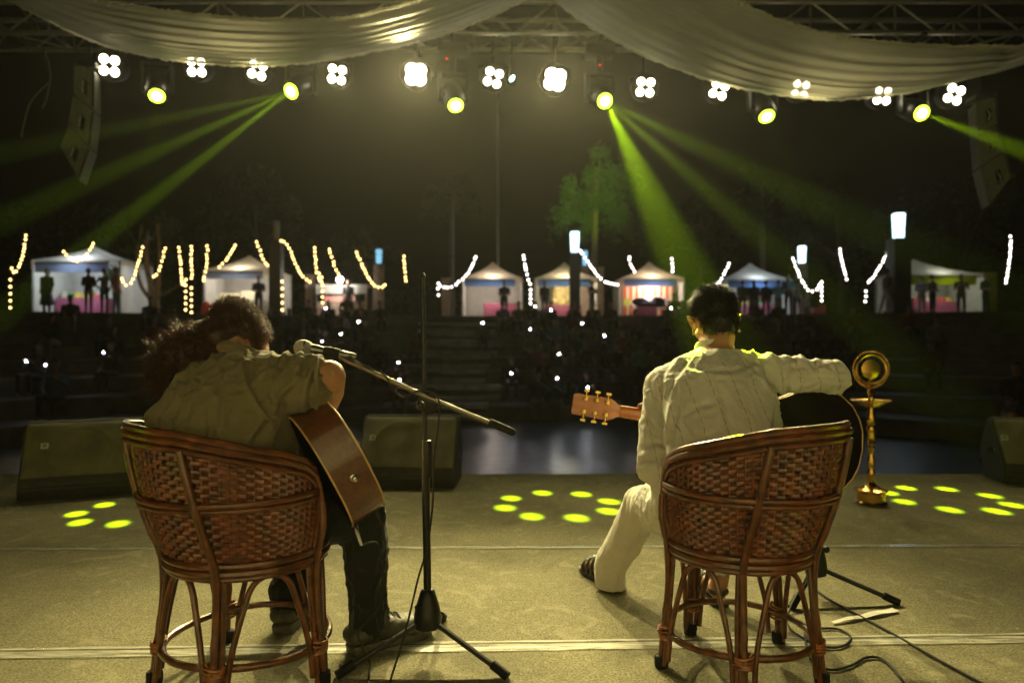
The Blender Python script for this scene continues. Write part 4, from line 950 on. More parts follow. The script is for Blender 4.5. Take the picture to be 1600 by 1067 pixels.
def make_chair(label):
    o = thing('rattan_chair', label, 'chair', (0, 0, 0), 'round backed rattan chairs')
    P = dict(local=True)
    # weft strands, each an object of its own
    NR = 29; NS = 60
    for k in range(NR):
        t = (k + .5) / NR; b = MB(); pts = []
        for i in range(NS * 2 + 1):
            p = -143.5 + 287 * i / (NS * 2); w = math.cos(math.pi * i / 2 + (math.pi if k % 2 else 0) ) if i % 2 == 0 else 0
            s = (1 if (i // 2 + k) % 2 else -1) if i % 2 == 0 else 0
            pts.append(shell(p, t + .006 * noise.noise(Vector((p * .2, k * 3.1, 0))), .0050 * s))
        b.tube(pts, .0056, 4, up=(0, 0, 1), flat=.34)
        b.build('weft_strand', M['weave'], o, **P)
    b = MB()
    for i in range(NS + 1):
        p = -143.5 + 287 * i / NS; b.tube([shell(p, t, 0) for t in (0, .33, .66, 1)], .0032, 4)
    st = b.build('stakes', M['weave'], o, **P); st['kind'] = 'stuff'
    b = MB(); b.grid(lambda u, v: shell(-143 + 286 * u, v, -.012), 60, 8); b.build('lining', M['lining'], o, **P)  # added dark sheet behind the strands, stands for the shade between them
    # rim of three stacked rods
    for (dr, dz, r) in ((.006, .012, .0115), (.015, -.006, .010), (-.008, -.010, .010), (.010, -.028, .0075)):
        pts = [shell(p, 1, dr) + Vector((0, 0, dz)) for p in np.linspace(-140, 140, 71)]
        q0 = [cdir(-144) * (.222 + (rim_r(144) - .222) * t + dr + .004) + Vector((0, 0, ZS + t * (.55 - ZS))) for t in (0, .3, .6, .9)]
        q1 = [cdir(144) * (.222 + (rim_r(144) - .222) * t + dr + .004) + Vector((0, 0, ZS + t * (.55 - ZS))) for t in (.9, .6, .3, 0)]
        pts = q0 + pts + q1
        b = MB(); b.tube(pts, [r * (1 + .06 * noise.noise(p * 30)) for p in pts], 8); b.build('rim_rod', M['cane'], o, **P)
    # mid band and seat bands
    def zband(z, off, r, name='band', a=143):
        pts = []
        for p in np.linspace(-a, a, 60):
            t = min(1, max(0, (z - ZS) / (rim_z(p) - ZS))); q = shell(p, t, off); q.z = z - .012 * math.cos(R(p) * .5); pts.append(q)
        b = MB(); b.tube(pts, r, 8); b.build(name, M['cane'], o, **P)
    zband(.572, .013, .0085); zband(.556, .012, .007)
    for (z, r, rad) in ((.388, .0105, .232), (.366, .0115, .230), (.350, .008, .224)):
        b = MB(); b.tube([cdir(p) * rad + Vector((0, 0, z)) for p in np.linspace(0, 360, 60, endpoint=False)], r, 8, closed=True); b.build('seat_band', M['cane'], o, **P)
    b = MB()
    b.grid(lambda u, v: cdir(u * 360) * (.004 + .218 * v) + Vector((0, 0, .372 + .004 * math.sin(u * 40 * math.pi) * math.sin(v * 60))), 80, 24); b.build('seat', M['weave'], o, **P)
    # five posts: foot - ring - seat - up the shell
    for i, p in enumerate((0, 72, -72, 144, -144)):
        sg = 1 if p >= 0 else -1; ptop = {0: 0, 72: 57, 144: 144}[abs(p)] * sg
        rt = .75 if abs(p) < 100 else .55
        path = [cdir(p) * .262 + Vector((0, 0, .012)), cdir(p) * .252 + Vector((0, 0, .11)), cdir(p) * .236 + Vector((0, 0, .25)), cdir(p) * .240 + Vector((0, 0, .37))]
        for t in (.2, .45, .7, .93):
            pp = p + (ptop - p) * t
            path.append(shell(pp, t if abs(p) < 100 else t * .95, .016))
        pts = spline(path, 6); b = MB()
        b.tube(pts, [.0112 * (1 + .05 * noise.noise(q * 25 + Vector((i, 0, 0)))) + (.0018 if j in (9, 19, 31) else 0) for j, q in enumerate(pts)], 10); b.build('leg', M['cane'], o, **P)
        # companion rods that make each foot a bundle
        for s in (-1, 1):
            ang = p + s * 4.5
            q = spline([cdir(ang) * .258 + Vector((0, 0, .012)), cdir(ang) * .246 + Vector((0, 0, .11)), cdir(ang) * .232 + Vector((0, 0, .25)), cdir(ang - s * 1) * .222 + Vector((0, 0, .352))], 5)
            if abs(p) >= 100 or s > 0 or p == 0:
                b = MB(); b.tube(q, .0078, 8); b.build('leg_rod', M['cane'], o, **P)
        b = MB(); b.lathe([(.020, .0), (.023, .004), (.023, .034), (.019, .038)], cdir(p) * .259, 14); b.build('foot_cap', M['rubber'], o, **P)
        b = MB(); c = cdir(p) * .248; tq = Vector((math.cos(R(p)), math.sin(R(p)), 0))
        for j in range(5):
            z = .092 + j * .0085; b.tube([c + tq * (.027 * math.cos(a)) + cdir(p) * (.019 * math.sin(a)) + Vector((0, 0, z + .004 * math.sin(a + j))) for a in np.linspace(0, math.tau, 16, endpoint=False)], .0038, 5, closed=True)
        b.tube([c + tq * .022 + Vector((0, 0, .09)), c + cdir(p) * .022 + Vector((0, 0, .112)), c - tq * .022 + Vector((0, 0, .135))], .004, 5)
        b.build('binding', M['bind'], o, **P)
    for p in (-144, -72, 0, 72, 144):       # arches between neighbouring posts
        a0, a1 = p + 7, p + 65; am = p + 36
        if p == 144: pass
        q = [cdir(a0) * .248 + Vector((0, 0, .03)), cdir(a0 + 2) * .240 + Vector((0, 0, .13)), cdir(a0 + 9) * .226 + Vector((0, 0, .25)), cdir(a0 + 16) * .216 + Vector((0, 0, .325)), cdir(am) * .208 + Vector((0, 0, .348)),
             cdir(a1 - 16) * .216 + Vector((0, 0, .325)), cdir(a1 - 9) * .226 + Vector((0, 0, .25)), cdir(a1 - 2) * .240 + Vector((0, 0, .13)), cdir(a1) * .248 + Vector((0, 0, .03))]
        pts = spline(q, 6); b = MB(); b.tube(pts, [.0088 * (1 + .06 * noise.noise(k * 30)) for k in pts], 9); b.build('arch', M['cane'], o, **P)
    b = MB(); pts = [cdir(a) * (.235 + .004 * math.sin(R(a) * 3)) + Vector((0, 0, .112 + .004 * math.sin(R(a) * 2))) for a in np.linspace(0, 360, 90, endpoint=False)]
    b.tube(pts, [.0105 * (1 + .08 * noise.noise(k * 28)) + (.0018 if j % 15 == 4 else 0) for j, k in enumerate(pts)], 9, closed=True); b.build('stretcher_ring', M['cane'], o, **P)
    return o
chL = make_chair('rattan tub chair under the long haired guitarist in the olive shirt')
chL.location = (-.80, 2.12, 0); chL.rotation_euler.z = R(-72)
chR = copy_tree(chL); chR['label'] = 'rattan tub chair under the short haired guitarist in white'
chR.location = (.70, 2.16, 0); chR.rotation_euler.z = R(58); chR.scale = (-.93, .93, 1)

# ================================================================== GUITARS
def wood(name, c1, c2, rough=.2):
    m, nt, b = new_mat(name); N = nt.nodes; L = nt.links; tc = N.new('ShaderNodeTexCoord'); mp = N.new('ShaderNodeMapping'); mp.inputs['Scale'].default_value = (1.5, 22, 22)
    n = N.new('ShaderNodeTexNoise'); n.inputs['Scale'].default_value = 3; n.inputs['Detail'].default_value = 7; n.inputs['Distortion'].default_value = .6
    L.new(tc.outputs['Object'], mp.inputs[0]); L.new(mp.outputs[0], n.inputs['Vector']); r = N.new('ShaderNodeValToRGB'); r.color_ramp.elements[0].position = .3; r.color_ramp.elements[1].position = .7
    r.color_ramp.elements[0].color = (*c1, 1); r.color_ramp.elements[1].color = (*c2, 1); L.new(n.outputs[0], r.inputs[0]); L.new(r.outputs[0], b.inputs['Base Color'])
    b.inputs['Roughness'].default_value = rough; b.inputs['Coat Weight'].default_value = 0 if rough > .5 else .5; b.inputs['Specular IOR Level'].default_value = .08 if rough > .5 else .5; b.inputs['Coat Roughness'].default_value = .08
    return m
M['mahog'] = wood('red_brown_guitar_side', (.065, .022, .009), (.12, .040, .015), .38)
M['maho_neck'] = wood('orange_brown_guitar_neck', (.26, .066, .012), (.40, .11, .02), .3)
M['gback'] = wood('near_black_guitar_back', (.004, .003, .0025), (.008, .005, .004), .7)
M['spruce'] = wood('spruce_top', (.42, .24, .09), (.52, .32, .13), .25)
M['binding'] = mat('cream_binding', (.55, .34, .15), .35)
M['gold'] = mat('gold_tuner', (.80, .55, .15), .25, metal=1)
M['nickel'] = mat('nickel', (.6, .58, .52), .25, metal=1)
M['steel'] = mat('string_wire', (.6, .55, .45), .3, metal=1)
def gout(u):                              # half width of the body at distance u from the tail (0..0.5)
    T = [(0, .0), (.006, .06), (.02, .105), (.05, .150), (.09, .180), (.14, .196), (.18, .197), (.23, .180), (.28, .148), (.31, .135), (.345, .130), (.38, .137), (.42, .148), (.455, .142), (.48, .118), (.495, .08), (.5, .0)]
    for (a, x), (c, y) in zip(T, T[1:]):
        if u <= c: t = (u - a) / (c - a); return x + (y - x) * t
    return 0
def guitar(label, origin, u, v, side, back, neckm, tuner):
    """origin = middle of the tail edge; u = towards the neck, v = across (up), top faces u x v"""
    u = Vector(u).normalized(); v = Vector(v); v = (v - u * v.dot(u)).normalized(); w = u.cross(v)
    o = thing('acoustic_guitar', label, 'guitar', (0, 0, 0)); Mx = Matrix((u, v, w)).transposed().to_4x4(); Mx.translation = Vector(origin)
    o.matrix_world = Mx
    D = .112; us = [0, .0015, .006, .013, .022, .035, .05, .07, .09, .115, .14, .165, .19, .22, .25, .28, .31, .345, .38, .405, .43, .455, .47, .482, .491, .497, .5]
    top = [Vector((a, gout(a), 0)) for a in us]; out = spline(top, 2) + [Vector((p.x, -p.y, 0)) for p in reversed(spline(top, 2)[1:-1])]
    n = len(out)
    b = MB(); V = []; K = 6
    for j in range(K + 1): V += [(p.x, p.y, -D / 2 + D * j / K) for p in out]
    b.add(V, [(j * n + i, j * n + (i + 1) % n, (j + 1) * n + (i + 1) % n, (j + 1) * n + i) for j in range(K) for i in range(n)]); b.build('side', side, o, local=True)
    for z, name, mm, sg in ((D / 2, 'top', M['spruce'], 1), (-D / 2, 'back', back, -1)):
        b = MB(); V = []
        for q in range(7):
            s = 1 - q / 7; V += [(.25 + (p.x - .25) * s, p.y * s, z + sg * (.0015 + .009 * (1 - s * s))) for p in out]
        V.append((.25, 0, z + sg * .0105)); b.add(V, [(q * n + i, q * n + (i + 1) % n, (q + 1) * n + (i + 1) % n, (q + 1) * n + i) for q in range(6) for i in range(n)] + [(6 * n + i, 6 * n + (i + 1) % n, 7 * n) for i in range(n)])
        b.build(name, mm, o, local=True)
        b = MB(); b.tube([(p.x, p.y, z) for p in out], .0032, 6, closed=True); b.build('binding', M['binding'], o, local=True)
    b = MB(); b.lathe([(.051, -.001), (.051, .0012)], (.335, 0, D / 2 + .0095), 28); b.build('soundhole', M['blackgloss'], o, local=True)
    b = MB(); b.rbox((.165, 0, D / 2 + .014), (.03, .16, .009), .003); b.build('bridge', M['blackgloss'], o, local=True)
    b = MB()
    zt = D / 2 + .008
    P = [(.44, 0), (.52, 0), (.56, 0), (.86, 0)]
    for i, (x, r_) in enumerate(((.47, .027), (.52, .027), (.545, .0235), (.70, .0225), (.85, .021), (.868, .021))): pass
    b.tube([(.505, 0, zt - .028), (.53, 0, zt - .014), (.56, 0, zt - .008), (.70, 0, zt - .007), (.84, 0, zt - .006), (.872, 0, zt - .006)], [.034, .030, .0275, .0255, .0235, .0225], 14, up=(0, 1, 0), flat=.62); b.rbox((.495, 0, -.0), (.03, .055, D - .01), .008); b.build('neck', neckm, o, local=True)
    b = MB(); b.rbox((.64, 0, zt + .006), (.47, .050, .007), .002); b.build('fretboard', M['blackgloss'], o, local=True)
    for i in range(14):
        x = .872 - .645 * (1 - 2 ** (-(i + 1) / 12)); b = MB(); b.rbox((x, 0, zt + .0102), (.002, .050, .002), .0006); b.build('fret', M['nickel'], o, local=True)
    # headstock, slightly tilted back
    bm = bmesh.new(); pr = [(.868, .022), (.885, .026), (.905, .040), (.925, .0435), (1.055, .041), (1.060, .036)]
    pts = [(x, y) for x, y in pr] + [(x, -y) for x, y in reversed(pr)]
    def hz(x): return zt - .002 - (x - .868) * .22
    V = [bm.verts.new((x, y, hz(x) + .006)) for x, y in pts]; V2 = [bm.verts.new((x, y, hz(x) - .009)) for x, y in pts]; k = len(pts)
    bm.faces.new(V); bm.faces.new(V2[::-1]); [bm.faces.new((V[i], V2[i], V2[(i + 1) % k], V[(i + 1) % k])) for i in range(k)]
    bmesh.ops.recalc_face_normals(bm, faces=bm.faces[:]); bmesh.ops.bevel(bm, geom=bm.edges[:], offset=.0022, segments=2, affect='EDGES'); me = bpy.data.meshes.new('h'); bm.to_mesh(me); bm.free(); me.materials.append(neckm); link('headstock', me, o)
    for s in (-1, 1):
        for x in (.925, .968, 1.011):
            z = hz(x) - .012; b = MB(); b.rbox((x, s * .025, z), (.016, .018, .012), .004); b.tube([(x, s * .028, z), (x, s * .052, z)], .0028, 7); b.ball((x + .004, s * .025, z - .006), .006, 8)
            b.rbox((x, s * .058, z), (.021, .011, .008), .003); b.build('tuner', tuner, o, local=True)
    for i in range(6):
        y = (i - 2.5) * .0085; b = MB(); b.tube([(.165, y * 1.25, D / 2 + .019), (.872, y * .85, zt + .013), (.93 + (i % 3) * .04, y * 1.6, hz(.95) + .012)], .0006, 4); b.build('string', M['steel'], o, local=True)
    b = MB(); b.lathe([(.010, 0), (.0105, .002), (.006, .004), (.0045, .012), (.008, .016), (.0075, .020), (.003, .022)], (0, 0, 0), 16, rot=Matrix.Rotation(R(-90), 3, 'Y')); b.build('strap_button', M['nickel'], o, local=True)
    return o
# right player's guitar: dark back to the camera, neck to the left
hd = W(884, 628, 2.72); bc = W(1266, 690, 2.60); u = (hd - bc).normalized()
guitar('acoustic guitar with dark back and orange headstock held by the man in white', bc - u * .165, u, Vector((0, .12, 1)), M['gback'], M['gback'], M['maho_neck'], M['gold'])
# left player's guitar: tail to the camera
u = Vector((-.50, .82, .12))
guitar('brown acoustic guitar seen from its tail end, held by the long haired man', W(552, 746, 2.03), u, Vector((-.47, -.10, .87)), M['mahog'], M['gback'], M['maho_neck'], M['nickel'])
jk = W(556, 820, 2.04)
b = MB(); b.tube([jk + Vector((0, 0, .0)), jk + Vector((.004, -.01, -.012)), jk + Vector((.02, -.015, -.055))], [.006, .0062, .0055], 8)
tag(b.build('jack_plug', M['nickel']), 'jack plug in the lower edge of the brown guitar', 'plug')
b = MB(); b.tube(spline([jk + Vector((.02, -.015, -.055)), W(590, 850, 2.08), W(598, 900, 2.08), W(592, 945, 2.07), W(560, 985, 2.06), W(566, 1010, 2.06), fl(578, 1040) + Vector((0, 0, .01)), fl(575, 1080) + Vector((0, 0, .008))], 8), .0033, 7)
tag(b.build('guitar_cable', M['cable']), 'black cable falling from the brown guitar past the trouser leg', 'cable')

# ================================================================== PEOPLE: the two players
def skin(name, c, sss=.15):
    m = mat(name, c, .5, var=.18, scale=18, bump=.25, bscale=180); b = m.node_tree.nodes['Principled BSDF']
    b.inputs['Subsurface Weight'].default_value = sss; b.inputs['Subsurface Radius'].default_value = (1, .35, .15); b.inputs['Subsurface Scale'].default_value = .012
    return m
M['skinL'] = skin('warm_skin', (.30, .145, .07)); M['skinR'] = skin('brown_skin', (.38, .19, .10))
def cloth(name, c, var=.1, bump=.35, stripe=False, weave=500, rough=.85):
    m, nt, b = new_mat(name); N = nt.nodes; L = nt.links; tc = N.new('ShaderNodeTexCoord')
    n = N.new('ShaderNodeTexNoise'); n.inputs['Scale'].default_value = 7; n.inputs['Detail'].default_value = 5; L.new(tc.outputs['Object'], n.inputs['Vector'])
    r = N.new('ShaderNodeValToRGB'); r.color_ramp.elements[0].position = .3; r.color_ramp.elements[1].position = .7
    r.color_ramp.elements[0].color = (*[k * (1 - var) for k in c], 1); r.color_ramp.elements[1].color = (*[min(1, k * (1 + var)) for k in c], 1); L.new(n.outputs[0], r.inputs[0])
    src = r.outputs[0]
    if stripe:
        sp = N.new('ShaderNodeSeparateXYZ'); L.new(tc.outputs['Object'], sp.inputs[0])
        def mth(op, a, bb=None, val=None):
            q = N.new('ShaderNodeMath'); q.operation = op; L.new(a, q.inputs[0])
            if bb is not None: L.new(bb, q.inputs[1])
            if val is not None: q.inputs[1].default_value = val
            return q.outputs[0]
        zz = mth('MULTIPLY', sp.outputs[2], val=.20); xx = mth('ADD', sp.outputs[0], zz); nz = mth('MULTIPLY', n.outputs[0], val=.035); xx = mth('ADD', xx, nz)
        fr = mth('FRACT', mth('MULTIPLY', xx, val=13.5)); line = mth('LESS_THAN', fr, val=.045)
        dash = mth('LESS_THAN', mth('FRACT', mth('MULTIPLY', sp.outputs[2], val=34)), val=.72); k = mth('MULTIPLY', mth('MULTIPLY', line, dash), val=.55)
        mx = N.new('ShaderNodeMixRGB'); mx.inputs[2].default_value = (.28, .17, .09, 1); L.new(k, mx.inputs[0]); L.new(src, mx.inputs[1]); src = mx.outputs[0]
    L.new(src, b.inputs['Base Color']); b.inputs['Roughness'].default_value = rough; b.inputs['Specular IOR Level'].default_value = .2; b.inputs['Sheen Weight'].default_value = .15
    w = N.new('ShaderNodeTexNoise'); w.inputs['Scale'].default_value = weave; L.new(tc.outputs['Object'], w.inputs['Vector'])
    f = N.new('ShaderNodeTexNoise'); f.inputs['Scale'].default_value = 26; f.inputs['Detail'].default_value = 4; f.inputs['Distortion'].default_value = 1.2; L.new(tc.outputs['Object'], f.inputs['Vector'])
    b1 = N.new('ShaderNodeBump'); b1.inputs['Strength'].default_value = .25; b1.inputs['Distance'].default_value = .002; L.new(w.outputs[0], b1.inputs['Height'])
    b2 = N.new('ShaderNodeBump'); b2.inputs['Strength'].default_value = bump; b2.inputs['Distance'].default_value = .012; L.new(f.outputs[0], b2.inputs['Height']); L.new(b1.outputs[0], b2.inputs['Normal']); L.new(b2.outputs[0], b.inputs['Normal'])
    return m
M['kurta'] = cloth('white_striped_cotton', (.80, .78, .72), stripe=True); M['pyjama'] = cloth('white_cotton', (.76, .72, .62))
M['olive'] = cloth('olive_cotton', (.155, .13, .068)); M['blackcloth'] = cloth('black_trouser_cloth', (.012, .013, .012))
for _m, _k in (('kurta', .12), ('pyjama', .12), ('olive', .08)):      # thin cotton lets the back light through
    _t = M[_m].node_tree; _b = _t.nodes['Principled BSDF']; _tr = _t.nodes.new('ShaderNodeBsdfTranslucent'); _x = _t.nodes.new('ShaderNodeMixShader'); _x.inputs[0].default_value = _k
    _t.links.new(_b.inputs['Base Color'].links[0].from_socket, _tr.inputs[0]); _t.links.new(_b.outputs[0], _x.inputs[1]); _t.links.new(_tr.outputs[0], _x.inputs[2]); _t.links.new(_x.outputs[0], _t.nodes['Material Output'].inputs[0])
M['hairblack'] = mat('black_hair', (.012, .009, .006), .38, var=.4, scale=40); M['hairbrown'] = mat('brown_curly_hair', (.05, .020, .009), .42, var=.5, scale=40)
for _m, _c in (('hairblack', (.10, .07, .03, 1)), ('hairbrown', (.55, .24, .06, 1))):      # light shining through strands
    _t = M[_m].node_tree; _b = _t.nodes['Principled BSDF']; _tr = _t.nodes.new('ShaderNodeBsdfTranslucent'); _tr.inputs[0].default_value = _c; _x = _t.nodes.new('ShaderNodeMixShader'); _x.inputs[0].default_value = .26
    _t.links.new(_b.outputs[0], _x.inputs[1]); _t.links.new(_tr.outputs[0], _x.inputs[2]); _t.links.new(_x.outputs[0], _t.nodes['Material Output'].inputs[0])
M['eye'] = mat('eye_white', (.7, .68, .62), .2); M['lipc'] = mat('lips', (.35, .13, .09), .4)

def head_balls(mb, c, rot, s=1.0, neck_to=None, beard=False):
    def B(p, r, n=14): mb.ball(Vector(c) + rot @ (Vector(p) * s), tuple(k * s for k in (r if hasattr(r, '__len__') else (r,) * 3)), n, rot=rot)
    B((0, -.012, .035), (.075, .094, .088), 22); B((0, -.03, -.01), (.068, .07, .07), 18); B((0, .03, -.03), (.060, .062, .075), 18); B((0, .045, -.075), (.045, .045, .04)); B((0, .070, -.098), (.022, .018, .018))
    B((0, .075, .045), (.055, .022, .03)); B((.03, .078, .022), (.022, .012, .008)); B((-.03, .078, .022), (.022, .012, .008))                     # forehead and brows
    for t in range(6): B((0, .090 + .018 * t / 5, .012 - .042 * t / 5), .0085 + .003 * t / 5, 10)                                                    # nose
    for q in (-1, 1): B((q * .011, .098, -.034), .0085, 8); B((q * .036, .062, -.022), (.024, .022, .022)); B((q * .048, .02, -.07), (.018, .03, .022))
    B((0, .088, -.056), (.023, .009, .006), 10); B((0, .086, -.068), (.021, .010, .007), 10)
    for q in (-1, 1):                                                                                                                                     # ears: rim, lobe, bowl wall
        for a in np.linspace(-.3, math.pi + .9, 11): B((q * (.090 + .012 * math.sin(a)), -.008 - .018 * math.cos(a * 1.0 + .2), .000 + .030 * math.sin(a)), .0062, 8)
        B((q * .088, .000, -.034), (.008, .011, .013), 8); B((q * .084, -.002, 0), (.010, .014, .026), 10)
def hand_balls(mb, wrist, dirv, normal, curl=.9, s=1.0, side=1):
    """palm, four fingers with three bones each, thumb leaving the side of the palm"""
    d = Vector(dirv).normalized(); n = Vector(normal); n = (n - d * n.dot(d)).normalized(); a = d.cross(n) * side
    w = Vector(wrist)
    for i in range(4):
        o = (i - 1.5) * .019 * s; limb(mb, [(w + a * o * .5 + d * .01, .014 * s), (w + a * o + d * .085 * s, .0115 * s)], n=8)
    L = [.062, .072, .068, .052]
    for i in range(4):
        o = (i - 1.5) * .0205 * s; p = w + a * o + d * .088 * s; ang = 0; v = d
        for j, f in enumerate((.46, .30, .24)):
            ang += curl * (.7, .8, .5)[j]; v = (d * math.cos(ang) + n * math.sin(ang)); q = p + v * (L[i] * f * 1.15 * s)
            limb(mb, [(p, (.0088 - .0008 * j) * s), (q, (.0082 - .0008 * j) * s)], n=8); p = q
    t0 = w - a * .028 * s + d * .02; t1 = t0 - a * .028 * s + d * .025 + n * .015; t2 = t1 + d * .026 * s + n * .014; t3 = t2 + d * .02 * s + n * .012
    limb(mb, [(t0, .014 * s), (t1, .011 * s), (t2, .0095 * s), (t3, .008 * s)], n=8)
def lerp_ell(mb, items, n=18, step=.03, yaw=0):
    """torso: ellipsoids swept along a line"""
    rot0 = Matrix.Rotation(yaw, 3, 'Z')
    for (p, r), (q, s) in zip(items, items[1:]):
        k = max(2, int((p - q).length / step))
        for i in range(k + 1): t = i / k; mb.ball(p.lerp(q, t), tuple(Vector(r).lerp(Vector(s), t)), n, rot=rot0)
def folds(me, amp, seed, dirs, sc=(1, 1, 1), mask=None):
    """raised creases running along a direction field"""
    def fn(co, nr):
        q = Vector((co.dot(dirs[0]) * sc[0], co.dot(dirs[1]) * sc[1], co.dot(dirs[2]) * sc[2])) + Vector((seed, 0, 0))
        q = q + Vector((noise.noise(q * .7 + Vector((5, 5, 5))), noise.noise(q * .7), 0)) * .8
        a = 1 - abs(noise.noise(q)) * 2.4; c = 1 - abs(noise.noise(q * 2.1 + Vector((9, 3, 1)))) * 2.4
        e = 1 - abs(noise.noise(q * 4.3 + Vector((2, 8, 4)))) * 2.6
        k = 1 if mask is None else mask(co)
        return amp * k * (max(a, 0) ** 3 + .5 * max(c, 0) ** 3 + .22 * max(e, 0) ** 2 - .35)
    displace(me, fn)
def creases(me, lines, a=.008, w=5.0):
    """press folds into the cloth along measured lines"""
    segs = [(np.array(p, float), np.array(q, float), s) for L, s in lines for p, q in zip(L, L[1:])]
    n = len(me.vertices); co = np.zeros(n * 3); no = np.zeros(n * 3); me.vertices.foreach_get('co', co); me.vertices.foreach_get('normal', no); co = co.reshape(-1, 3); no = no.reshape(-1, 3)
    px = np.stack([800 + co[:, 0] / co[:, 1] * F, 533.5 - (co[:, 2] - CAMZ) / co[:, 1] * F], 1); out = np.zeros(n)
    for p, q, s in segs:
        d = q - p; t = np.clip(((px - p) @ d) / (d @ d), 0, 1); D = np.linalg.norm(px - p - t[:, None] * d, axis=1); side = (px - p) @ np.array([-d[1], d[0]]) / np.linalg.norm(d)
        g = -np.exp(-(D / w) ** 2) + .75 * np.exp(-((side - 2 * w) / w) ** 2) * (D < 4 * w) * np.exp(-((D - 2 * w) / w) ** 2)
        g = g * s; out = np.where(np.abs(g) > np.abs(out), g, out)
    f = np.clip(-(no[:, 1]) * 2 + .6, 0, 1); co += no * (out * a * f)[:, None]; me.vertices.foreach_set('co', co.ravel()); me.update()
X, Y, Z = Vector((1, 0, 0)), Vector((0, 1, 0)), Vector((0, 0, 1))

def shoe(o, heel, dv, L=.285, name='shoe', mats=None, w=.048):
    d = Vector(dv).normalized(); s = Vector((-d.y, d.x, 0)) * -1; h = Vector(heel)
    up = MB()
    for (t, hw, z, r) in ((.05, .6, .060, .036), (.14, .72, .065, .040), (.28, .75, .070, .042), (.42, .8, .065, .044), (.58, .95, .052, .044), (.74, 1.0, .044, .042), (.88, .85, .040, .036), (.95, .6, .036, .028)):
        for q in (-1, 0, 1): up.ball(h + d * L * t + s * q * (w - r * .75) * hw * .9 + Z * z, (r, r, r * .85), 12)
    limb(up, [(h + d * L * .14 + Z * .07, .040), (h + d * L * .15 + Z * .095, .034)])
    up.ball(h + d * L * .03 + Z * .11, (.012, .02, .03), 8); limb(up, [(h + d * L * .3 + Z * .115, (.03, .03, .012)), (h + d * L * .22 + Z * .15, (.028, .028, .012))])
    me = blob(up, .006, 5, 'upper'); 
    for v in me.vertices: v.co.z = max(v.co.z, .022)
    sh = part_mesh(name, me, mats[0], o)
    b = MB(); pr = [(0, .025), (.05, .036), (.2, .038), (.4, .038), (.6, .046), (.8, .048), (.92, .040), (1.0, .018)]
    ring = [h + d * L * t + s * q for t, q in pr] + [h + d * L * t - s * q for t, q in reversed(pr)]; ring = spline(ring, 3, True); n = len(ring); V = []
    for z, k in ((0.0, .98), (.003, 1.02), (.024, 1.05), (.032, 1.0)):
        c = h + d * L * .5; V += [c + (p - c) * k + Z * z for p in ring]
    b.add(V, [(j * n + i, j * n + (i + 1) % n, (j + 1) * n + (i + 1) % n, (j + 1) * n + i) for j in range(3) for i in range(n)] + [tuple(range(n - 1, -1, -1)), tuple(range(3 * n, 4 * n))]); b.build('sole', mats[1], o)
    b = MB()
    for t in (.36, .43, .50, .57):
        c = h + d * L * t; b.tube(spline([c + s * .028 + Z * (.100 - (t - .36) * .07), c + Z * (.113 - (t - .36) * .08), c - s * .028 + Z * (.100 - (t - .36) * .07)], 4), .0035, 6)
    k = h + d * L * .36 + Z * .118
    for q in (-1, 1): b.tube(spline([k, k + s * q * .02 + Z * .012, k + s * q * .035, k + s * q * .03 - Z * .02 + d * .02], 4), .003, 6)
    b.build('laces', mats[2], o)

# ---------------- right player
PR = thing('person', 'short dark haired man in white striped kurta playing guitar, back to the camera', 'person', (.70, 2.3, 0))
yr = R(8)
tors = [(W(1135, 800, 2.30), (.175, .14, .11)), (W(1136, 730, 2.29), (.165, .125, .11)), (W(1130, 670, 2.35), (.18, .125, .11)), (W(1122, 612, 2.44), (.19, .12, .10)), (W(1118, 582, 2.50), (.165, .10, .07)), (W(1116, 560, 2.545), (.09, .08, .05))]
hc = W(1117, 505, 2.62); hrot = Matrix.Rotation(R(4), 3, 'Z') @ Matrix.Rotation(R(-16), 3, 'X') @ Matrix.Rotation(R(-3), 3, 'Y')
shL, elL, wrL = W(1040, 603, 2.50), W(1022, 722, 2.44), W(1034, 655, 2.66)
shR, elR, wrR = W(1198, 583, 2.52), W(1302, 588, 2.57), W(1270, 655, 2.74)
hipL, knL, anL = W(1088, 792, 2.36), W(1004, 790, 2.74), W(953, 893, 2.82)
hipR, knR, anR = W(1185, 790, 2.38), Vector((.88, 2.80, .43)), W(1124, 906, 2.66)
b = MB(); lerp_ell(b, tors, yaw=yr); head_balls(b, hc, hrot)
limb(b, [(W(1116, 566, 2.55), .058), (hc + hrot @ Vector((0, -.03, -.06)), .056)])
limb(b, [(shL, .055), (elL, .040), (wrL, .028)]); limb(b, [(shR, .055), (elR, .040), (wrR, .028)])
hand_balls(b, wrL + (wrL - elL).normalized() * .01, Vector((-.25, .5, .35)), Vector((-.3, .6, .1)), 1.0)
hand_balls(b, wrR + (wrR - elR).normalized() * .01, (wrR - elR), Vector((-.1, -1, 0)), .5, side=-1)
limb(b, [(hipL, .085), (knL, .055), (knL.lerp(anL, .4), .052), (anL, .036)]); limb(b, [(hipR, .085), (knR, .055), (knR.lerp(anR, .4), .052), (anR, .036)])
toeL, heelL = fl(917, 889), fl(952, 918); toeR = Vector((.755, 2.91, 0)); heelR = fl(1126, 948)
